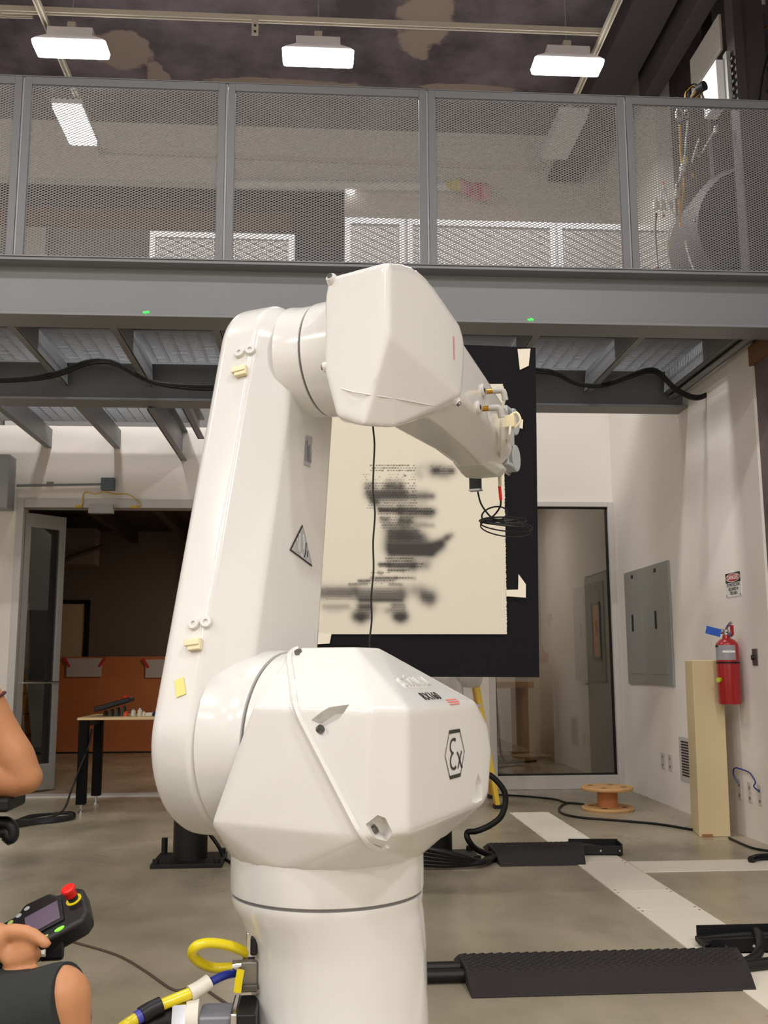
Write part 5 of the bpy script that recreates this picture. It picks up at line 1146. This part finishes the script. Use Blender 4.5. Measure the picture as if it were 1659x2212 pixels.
# ------------------------------------------------------------------ hoses and valves at the robot base
hy = 2.0
def hp_(u, v, y=hy): return atY(u, v, y)
vb = thing('valve_block', 'grey metal valve block with yellow lever at the robot base', 'valve', tuple(hp_(535, 2140)))
def pbox(name, u0_, u1_, v0_, v1_, y0_, y1_, m, par, **k):
    a, b_ = hp_(u0_, v1_, y0_), hp_(u1_, v0_, y0_); bm = newbm(); box(bm, (a.x, y0_, a.z), (b_.x, y1_, b_.z)); return ob(name, bm, m, par, **k)
pbox('block', 520, 556, 2078, 2140, 1.97, 2.06, mat('valve_grey', (128, 122, 112), .35, .4, var=.08), vb, bevel=.003)
pbox('bracket', 531, 556, 2014, 2070, 1.99, 2.05, chrome, vb, bevel=.003); pbox('solenoid', 540, 556, 2024, 2066, 1.96, 2.04, black_plastic, vb, bevel=.004)
pbox('lower_plate', 512, 556, 2128, 2145, 1.96, 2.06, mat('valve_dark', (86, 80, 74), .4, .3, var=.08), vb, bevel=.002)
a = hp_(514, 2087); bm = newbm(); cyl(bm, hp_(503, 2088), hp_(524, 2086), .011, n=14); ob('collar', bm, chrome, vb)
bm = newbm(); tube(bm, [hp_(520, 2096, 1.95), hp_(516, 2118, 1.95), hp_(513, 2142, 1.95)], .008, n=6, smooth=False); ob('lever', bm, yellow_p, vb)
bm = newbm(); tube(bm, [hp_(505, 2090), hp_(460, 2090), hp_(430, 2078, 1.98), hp_(415, 2060, 1.96), hp_(425, 2043, 1.95), hp_(455, 2037, 1.96), hp_(500, 2044, 1.98), hp_(536, 2060, 2.0)], .0095, n=10, k=8); solo('yellow_air_hose', bm, yellow_p, 'yellow air hose looping out left of the robot base', 'hose')
bm = newbm(); tube(bm, [hp_(508, 2102), hp_(485, 2107, 1.97), hp_(455, 2121, 1.95)], .008, n=10); ah = solo('air_line', bm, blue_p, 'blue and yellow air line with white and black couplings at lower left', 'hose')
bm = newbm(); tube(bm, [hp_(452, 2120, 1.95), hp_(432, 2134, 1.94), hp_(410, 2146, 1.93)], .014, n=12); ob('white_coupling', bm, white_p, ah)
bm = newbm(); tube(bm, [hp_(412, 2145, 1.93), hp_(380, 2158, 1.92), hp_(346, 2172, 1.91)], .0105, n=10); ob('yellow_hose', bm, yellow_p, ah)
bm = newbm(); tube(bm, [hp_(348, 2171, 1.91), hp_(325, 2182, 1.90), hp_(305, 2194, 1.89)], .015, n=12); ob('black_coupling', bm, black_plastic, ah)
bm = newbm(); tube(bm, [hp_(306, 2193, 1.89), hp_(294, 2200, 1.885)], .012, n=10); ob('blue_ring', bm, mat('ring_blue', (70, 70, 170), .4, var=.03), ah)
bm = newbm(); tube(bm, [hp_(296, 2199, 1.885), hp_(262, 2222, 1.87), hp_(220, 2260, 1.8)], .0105, n=10); ob('yellow_hose', bm, yellow_p, ah)
cn = thing('cable_connector', 'grey plug with metal collars on the thick cable at the robot base', 'connector', tuple(hp_(470, 2200)))
gm = mat('connector_grey', (126, 128, 136), .45, .2, var=.04)
c_ = lambda u: hp_(u, 2195, 1.93)
bm = newbm(); box(bm, (c_(430).x, 1.90, hp_(470, 2230).z), (c_(512).x, 1.98, hp_(470, 2157).z)); ob('body', bm, gm, cn, bevel=.006)
bm = newbm(); box(bm, (c_(512).x, 1.89, hp_(470, 2230).z), (c_(556).x, 2.0, hp_(470, 2150).z)); ob('hood', bm, black_plastic, cn, bevel=.004)
bm = newbm(); box(bm, (c_(500).x, 1.885, hp_(470, 2195).z), (c_(516).x, 1.995, hp_(470, 2146).z)); ob('latch', bm, chrome, cn, bevel=.004)
bm = newbm(); cyl(bm, hp_(405, 2204, 1.93), hp_(432, 2202, 1.93), .036, n=24); ob('gland', bm, white_p, cn)
bm = newbm(); cyl(bm, hp_(376, 2206, 1.93), hp_(406, 2204, 1.93), .038, n=6); ob('gland_nut', bm, chrome, cn)
bm = newbm(); tube(bm, [hp_(378, 2207, 1.93), hp_(340, 2214, 1.93), hp_(300, 2235, 1.92), hp_(250, 2290, 1.9)], .032, n=16); ob('cable', bm, cable_black, cn)
floor_cable([(138, 2028), (160, 2035), (250, 2062), (310, 2095), (373, 2137), (410, 2134), (440, 2136), (470, 2155), (500, 2175)], .005, 'thin brown cable trailing over the floor from the pendant', cable_brown)

# ------------------------------------------------------------------ hand-held teach pendant
PO = atY(96, 1993, 1.78)
ex_ = V((.88, .16, .44)).normalized(); ey_ = V((-.42, .86, .28)); ey_ = (ey_-ex_*ey_.dot(ex_)).normalized(); ez_ = ex_.cross(ey_)
hpnd = thing('hand_pendant', 'black teach pendant with a red stop button held in the hand at lower left', 'pendant', tuple(PO))
PM = Matrix(((ex_.x, ey_.x, ez_.x, PO.x), (ex_.y, ey_.y, ez_.y, PO.y), (ex_.z, ey_.z, ez_.z, PO.z), (0, 0, 0, 1)))
def slab(bm, out, z0, z1, inset=0): 
    c = V((sum(p[0] for p in out)/len(out), sum(p[1] for p in out)/len(out)))
    loft(bm, [[PM @ V((x, y, z0)) for x, y in out], [PM @ V((x, y, z1)) for x, y in out]])
outl = [(-.19, -.055), (.062, -.055), (.074, -.04), (.074, .035), (.062, .05), (.03, .055), (.018, .075), (-.03, .08), (-.045, .06), (-.09, .06), (-.105, .075), (-.17, .07), (-.19, .05)]
bm = newbm(); slab(bm, outl, -.03, .004); ob('body', bm, black_plastic, hpnd, bevel=.008, seg=3)
bm = newbm(); slab(bm, [(-.035, -.03), (.035, -.03), (.035, .035), (-.035, .035)], .003, .008); sc = ob('screen_bezel', bm, black_plastic, hpnd, bevel=.002)
bm = newbm(); slab(bm, [(-.029, -.024), (.029, -.024), (.029, .029), (-.029, .029)], .007, .009); ob('screen', bm, screen_m, sc)
bm = newbm(); slab(bm, [(-.115, -.035), (-.045, -.035), (-.045, .03), (-.115, .03)], .003, .007); ob('keypad', bm, mat('keypad_grey', (62, 66, 76), .4, var=.1, scale=200), hpnd, bevel=.001)
for k, x_ in enumerate((-.10, -.075, -.055, -.03, -.003, .024)):
    bm = newbm(); lathe(bm, [(0, .003), (.0065, .003), (.0065, .005), (0, .006)], n=12, M=PM @ Matrix.Translation((x_, -.046, 0)) @ Matrix.Diagonal((1.3, .6, 1, 1))); ob('key', bm, lit_green if k == 5 else key_green, hpnd)
for k, (x_, y_) in enumerate(((-.055, .045), (-.04, .052), (-.025, .060))):
    bm = newbm(); lathe(bm, [(0, .003), (.0052, .003), (.0052, .005), (0, .006)], n=12, M=PM @ Matrix.Translation((x_, y_, 0))); ob('key', bm, key_green if k == 0 else mat('key_grey', (150, 152, 156), .4, var=.03), hpnd)
bm = newbm(); lathe(bm, [(0, .003), (.0135, .003), (.0135, .0055), (0, .0055)], n=28, M=PM @ Matrix.Translation((.055, .012, 0))); ob('stop_ring', bm, yellow_p, hpnd)
bm = newbm(); lathe(bm, [(0, .005), (.009, .005), (.009, .016), (0, .016)], n=24, M=PM @ Matrix.Translation((.055, .012, 0))); ob('stop_stem', bm, black_plastic, hpnd)
bm = newbm(); lathe(bm, [(0, .014), (.0095, .014), (.0105, .024), (.0122, .026), (.0122, .030), (.010, .032), (0, .032)], n=28, M=PM @ Matrix.Translation((.055, .012, 0))); ob('stop_button', bm, red_plastic, hpnd)
bm = newbm(); a = hp_(112, 2034, 1.77); loft(bm, [[hp_(88, 2020, 1.74), hp_(140, 2015, 1.74), hp_(140, 2015, 1.84), hp_(88, 2020, 1.84)], [hp_(82, 2078, 1.74), hp_(138, 2074, 1.74), hp_(138, 2074, 1.84), hp_(82, 2078, 1.84)]]); ob('grip', bm, black_plastic, hpnd, bevel=.006)
bm = newbm(); tube(bm, [hp_(76, 2046, 1.735), hp_(84, 2058, 1.735), hp_(98, 2059, 1.735)], .006, n=8); ob('enable_switch', bm, white_p, hpnd)

# ------------------------------------------------------------------ seated person (mostly outside the frame at left)
per = thing('person', 'person seated at the left edge, dark shorts, elbow propped, other hand holding a pendant', 'person', (-.95, 1.9, 0))
bodyb = newbm()
def limb(pts, n=16, k=5):
    P = smooth_path([p for p, _ in pts], k); Rr = [pts[min(i//k, len(pts)-1)][1]*(1-(i % k)/k)+pts[min(i//k+1, len(pts)-1)][1]*((i % k)/k) for i in range(len(P))]
    rings = []; x = None
    def ring(p, t, r):
        nonlocal x
        if x is None: x, _ = frame_of(t)
        x = (x-t*x.dot(t)).normalized(); y = t.cross(x)
        return [p+x*(r*math.cos(2*PI*j/n))+y*(r*math.sin(2*PI*j/n)) for j in range(n)]
    t0 = (P[1]-P[0]).normalized(); t1 = (P[-1]-P[-2]).normalized()
    for a in (80, 55, 28): rings.append(ring(P[0]-t0*Rr[0]*math.sin(RAD(a)), t0, Rr[0]*math.cos(RAD(a))))
    for i, p in enumerate(P): rings.append(ring(p, (P[min(i+1, len(P)-1)]-P[max(i-1, 0)]).normalized(), Rr[i]))
    for a in (28, 55, 80): rings.append(ring(P[-1]+t1*Rr[-1]*math.sin(RAD(a)), t1, Rr[-1]*math.cos(RAD(a))))
    loft(bodyb, rings)
elb = atY(58, 1680, 2.08); fa_mid = atY(-2, 1585, 2.08); wr = atY(-50, 1470, 2.06)
# torso, neck, head
limb([(V((-1.06, 1.88, .54)), .15), (V((-1.045, 1.88, .72)), .135), (V((-1.02, 1.88, .90)), .15), (V((-1.0, 1.88, 1.03)), .115)], n=24)
limb([(V((-1.0, 1.72, 1.02)), .068), (V((-1.0, 1.88, 1.05)), .085), (V((-1.0, 2.04, 1.02)), .068)])
limb([(V((-.995, 1.885, 1.05)), .06), (V((-.96, 1.90, 1.18)), .054), (V((-.94, 1.905, 1.26)), .05)])
limb([(V((-.905, 1.91, 1.285)), .062), (V((-.925, 1.91, 1.345)), .088), (V((-.935, 1.91, 1.395)), .085)], n=24)
# far (left) arm: elbow propped, hand at the cheek
limb([(V((-1.0, 2.05, 1.02)), .060), (V((-.84, 2.09, .985)), .053), (elb+V((-.10, 0, .008)), .043), (elb+V((-.03, 0, -.001)), .038), (elb, .032)])
limb([(elb+V((-.004, 0, .0)), .034), (elb.lerp(fa_mid, .45), .041), (fa_mid, .042), (fa_mid.lerp(wr, .6), .037), (wr, .029), (wr+V((-.05, -.03, .05)), .033), (wr+V((-.085, -.05, .09)), .026)])
hc = wr+V((-.09, -.055, .095))
for k in range(4): limb([(hc+V((0, .018*k-.027, -.01)), .010), (hc+V((-.02, .018*k-.027, .03)), .0095), (hc+V((-.045, .016*k-.024, .05)), .008)], n=10, k=3)
limb([(hc+V((.0, -.03, -.03)), .012), (hc+V((-.02, -.055, .0)), .011), (hc+V((-.04, -.06, .03)), .009)], n=10, k=3)
# near (right) arm to the pendant, palm, thumb along the grip and four curled fingers
wr2 = atY(-48, 2038, 1.70)
limb([(V((-1.0, 1.71, 1.02)), .060), (V((-1.0, 1.62, .90)), .050), (V((-.98, 1.57, .79)), .042), (V((-.98, 1.57, .79)).lerp(wr2, .45), .046), (wr2, .030), (atY(-15, 2034, 1.70), .031)])
ph = newbm(); pp = []
for u, v, y in ((-28, 2006, 1.71), (0, 1996, 1.705), (24, 2001, 1.70), (48, 2014, 1.70), (60, 2036, 1.70), (56, 2056, 1.705), (30, 2068, 1.71), (-20, 2068, 1.715)):
    pp += [atY(u, v, y-.016), atY(u, v, y+.016)]
hull(ph, pp); me_ = bpy.data.meshes.new('x'); ph.to_mesh(me_); ph.free(); bodyb.from_mesh(me_); bpy.data.meshes.remove(me_)
for f_ in ([(22, 2012, 1.69, .0135), (58, 2014, 1.682, .0115), (82, 2026, 1.676, .0105), (99, 2039, 1.672, .0095)],
           [(44, 2044, 1.69, .0125), (66, 2052, 1.685, .0115), (76, 2063, 1.69, .011), (66, 2074, 1.70, .010)],
           [(38, 2054, 1.69, .0125), (56, 2064, 1.684, .0115), (62, 2075, 1.69, .011), (50, 2083, 1.70, .010)],
           [(26, 2058, 1.69, .0125), (40, 2072, 1.684, .0115), (44, 2082, 1.69, .011), (32, 2088, 1.70, .010)],
           [(10, 2060, 1.69, .012), (20, 2076, 1.684, .0105), (24, 2086, 1.69, .010), (14, 2091, 1.70, .009)]):
    limb([(atY(u, v, y), r) for u, v, y, r in f_], n=10, k=4)
# legs
kn = atY(124, 2160, 1.66)
limb([(V((-1.0, 1.79, .55)), .085), (V((-.98, 1.78, .55)).lerp(kn, .5), .068), (V((-.98, 1.78, .55)).lerp(kn, .85), .055), (kn, .052)])
limb([(kn+V((0, 0, .0)), .052), (V((kn.x+.004, kn.y, .50)), .050), (V((kn.x-.01, kn.y, .36)), .054), (V((kn.x-.02, kn.y, .20)), .044), (V((kn.x-.03, kn.y, .09)), .034)])
kn2 = V((-.46, 2.02, .47))
limb([(V((-1.0, 1.97, .55)), .10), (V((-.72, 2.01, .55)), .08), (kn2, .058)]); limb([(kn2, .057), (V((-.44, 2.02, .36)), .054), (V((-.47, 2.02, .20)), .044), (V((-.48, 2.02, .09)), .034)])
for kx in (kn, kn2): limb([(V((kx.x-.05, kx.y, .055)), .038), (V((kx.x+.03, kx.y, .045)), .036), (V((kx.x+.12, kx.y, .035)), .03)])
body = ob('body', bodyb, skin_m, per)
rm = body.modifiers.new('remesh', 'REMESH'); rm.mode = 'VOXEL'; rm.voxel_size = .005; rm.use_smooth_shade = True
sm = body.modifiers.new('smooth', 'SMOOTH'); sm.iterations = 6; sm.factor = .5
# shorts, shirt, hair, face details, shoes
def limb_tube(bm, pts, n=28):
    P0 = smooth_path([p for p, _ in pts], 4); pts = [(P0[i], pts[min(i//4, len(pts)-1)][1]*(1-(i % 4)/4)+pts[min(i//4+1, len(pts)-1)][1]*((i % 4)/4)) for i in range(len(P0))]
    P = [V(p) for p, _ in pts]; rings = []; x = None
    for i, (p, r) in enumerate(pts):
        t = (P[min(i+1, len(P)-1)]-P[max(i-1, 0)]).normalized()
        if x is None: x, _ = frame_of(t)
        x = (x-t*x.dot(t)).normalized(); y = t.cross(x)
        rings.append([V(p)+x*(r*(1+.02*math.sin(2*PI*2*j/n+i*1.3))*math.cos(2*PI*j/n))+y*(r*(1+.02*math.sin(2*PI*2*j/n+i*1.3))*math.sin(2*PI*j/n)) for j in range(n)])
    loft(bm, rings)
th0 = V((-.98, 1.78, .55)); bm = newbm()
limb_tube(bm, [(th0+V((-.08, .03, .0)), .14), (th0, .13), (th0.lerp(kn, .4)+V((0, 0, -.004)), .106), (th0.lerp(kn, .7)+V((0, 0, -.014)), .088), (th0.lerp(kn, .95)+V((0, 0, -.014)), .068), (th0.lerp(kn, 1.04)+V((0, 0, -.012)), .064)])
limb_tube(bm, [((-1.06, 1.95, .55), .14), ((-.98, 1.98, .55), .13), ((-.75, 2.01, .55), .112), ((-.58, 2.02, .505), .095), ((-.45, 2.02, .475), .078)])
bmesh.ops.create_uvsphere(bm, u_segments=20, v_segments=12, radius=.175, matrix=Matrix.Translation((-1.06, 1.88, .57)))
ob('shorts', bm, shorts_m, per)
bm = newbm(); limb_tube(bm, [((-1.06, 1.88, .56), .175), ((-1.045, 1.88, .74), .158), ((-1.02, 1.88, .92), .168), ((-1.0, 1.88, 1.04), .125), ((-.99, 1.885, 1.095), .07)])
limb_tube(bm, [((-1.0, 1.66, 1.01), .080), ((-1.0, 1.74, 1.03), .098), ((-1.0, 1.88, 1.045), .112), ((-1.0, 2.02, 1.03), .098), ((-1.0, 2.10, 1.01), .076)]); limb_tube(bm, [((-1.0, 1.97, 1.03), .092), ((-.95, 2.06, 1.02), .084), ((-.86, 2.09, .995), .070)]); limb_tube(bm, [((-1.0, 1.79, 1.03), .092), ((-1.0, 1.70, .99), .084), ((-1.0, 1.63, .91), .068)])
ob('shirt', bm, shirt_m, per)
hcn = V((-.925, 1.91, 1.345)); bm = newbm(); bmesh.ops.create_uvsphere(bm, u_segments=24, v_segments=16, radius=.105, matrix=Matrix.Translation(hcn+V((-.018, 0, .025))) @ Matrix.Diagonal((1.02, .92, 1.05, 1)))
bmesh.ops.delete(bm, geom=[v for v in bm.verts if v.co.x > hcn.x+.055 and v.co.z < hcn.z+.075 or v.co.z < hcn.z-.045], context='VERTS'); ob('hair', bm, hair_m, per)
for s_ in (-1, 1):
    bm = newbm(); bmesh.ops.create_uvsphere(bm, u_segments=12, v_segments=8, radius=.012, matrix=Matrix.Translation(hcn+V((.069, s_*.032, .0)))); ob('eye', bm, white_ink, per)
    bm = newbm(); bmesh.ops.create_uvsphere(bm, u_segments=12, v_segments=8, radius=.02, matrix=Matrix.Translation(hcn+V((-.01, s_*.093, -.01))) @ Matrix.Diagonal((.7, .4, 1.4, 1))); ob('ear', bm, skin_m, per)
bm = newbm(); hull(bm, [hcn+V(p) for p in ((.085, 0, .005), (.088, -.012, -.035), (.088, .012, -.035), (.118, 0, -.03))]); ob('nose', bm, skin_m, per, bevel=.004)
bm = newbm(); tube(bm, [hcn+V((.075, -.022, -.06)), hcn+V((.09, 0, -.06)), hcn+V((.075, .022, -.06))], .006, n=6); ob('mouth', bm, mat('lip', (168, 96, 84), .5, var=.03), per)
for kx in (kn, kn2):
    bm = newbm(); q_ = V((kx.x+.035, kx.y, 0)); hull(bm, [q_+V(p) for p in ((-.10, -.04, 0), (-.10, .04, 0), (.16, -.045, 0), (.16, .045, 0), (.18, 0, 0), (-.1, -.035, .09), (-.1, .035, .09), (-.03, -.035, .10), (-.03, .035, .10), (.14, -.035, .045), (.14, .035, .045))]); ob('shoe', bm, mat('shoe_dark', (44, 44, 48), .7, var=.1), per, bevel=.012)
bm = newbm(); q_ = fa_mid.lerp(wr, .62); d_ = (wr-fa_mid).normalized(); x_, y_ = frame_of(d_)
tube(bm, [q_+x_*(.040*math.cos(t))+y_*(.040*math.sin(t)) for t in np.linspace(0, 2*PI, 20)], .003, n=6, k=2); ob('wristband', bm, mat('dark_red_band', (70, 16, 22), .7, var=.05), per)
bm = newbm(); q_ = atY(52, 2070, 1.70); tube(bm, [q_+V((.011*math.cos(t), .011*math.sin(t)*.6, .011*math.sin(t))) for t in np.linspace(0, 2*PI, 14)], .002, n=6, k=2); ob('ring', bm, brass, per)
# office chair with padded arm
ch = thing('office_chair', 'black office chair with padded arm under the propped elbow', 'chair', (-1.08, 1.9, 0))
bm = newbm(); box(bm, (-1.32, 1.66, .315), (-.86, 2.14, .385)); ob('seat', bm, black_plastic, ch, bevel=.03, seg=3)
bm = newbm(); box(bm, (-1.36, 1.70, .55), (-1.29, 2.10, 1.05)); ob('backrest', bm, black_plastic, ch, bevel=.03, seg=3)
pa = atY(36, 1722, 2.09); pb = atY(30, 1748, 2.09)
bm = newbm(); box(bm, (-1.0, 2.04, pb.z), (pa.x, 2.16, pa.z+.004)); ob('arm_pad', bm, black_rubber, ch, bevel=.008, seg=3)
bm = newbm(); tube(bm, [(-.85, 2.12, pb.z), atY(-20, 1775, 2.12), atY(14, 1778, 2.12), atY(27, 1795, 2.12), atY(20, 1812, 2.12), atY(-20, 1806, 2.12), V((-.9, 2.12, .70)), V((-1.05, 2.12, .35))], .013, n=10); ob('arm_support', bm, black_plastic, ch)
bm = newbm(); tube(bm, [V((-1.3, 1.9, .35)), V((-1.34, 1.9, .5)), V((-1.34, 1.9, .65))], .02, n=8); ob('back_support', bm, black_steel, ch)
bm = newbm(); cyl(bm, (-1.08, 1.9, .10), (-1.08, 1.9, .33), .03, n=16); ob('column', bm, black_steel, ch)
for k in range(5):
    a = k*2*PI/5+.3; e_ = V((-1.08+.28*math.cos(a), 1.9+.28*math.sin(a), .075)); bm = newbm(); tube(bm, [(-1.08, 1.9, .11), e_], .02, n=8, smooth=False); lg = ob('base_leg', bm, black_plastic, ch)
    bm = newbm(); cyl(bm, e_+V((-.012, 0, -.045)), e_+V((.012, 0, -.045)), .03, n=16); ob('castor', bm, black_rubber, lg)
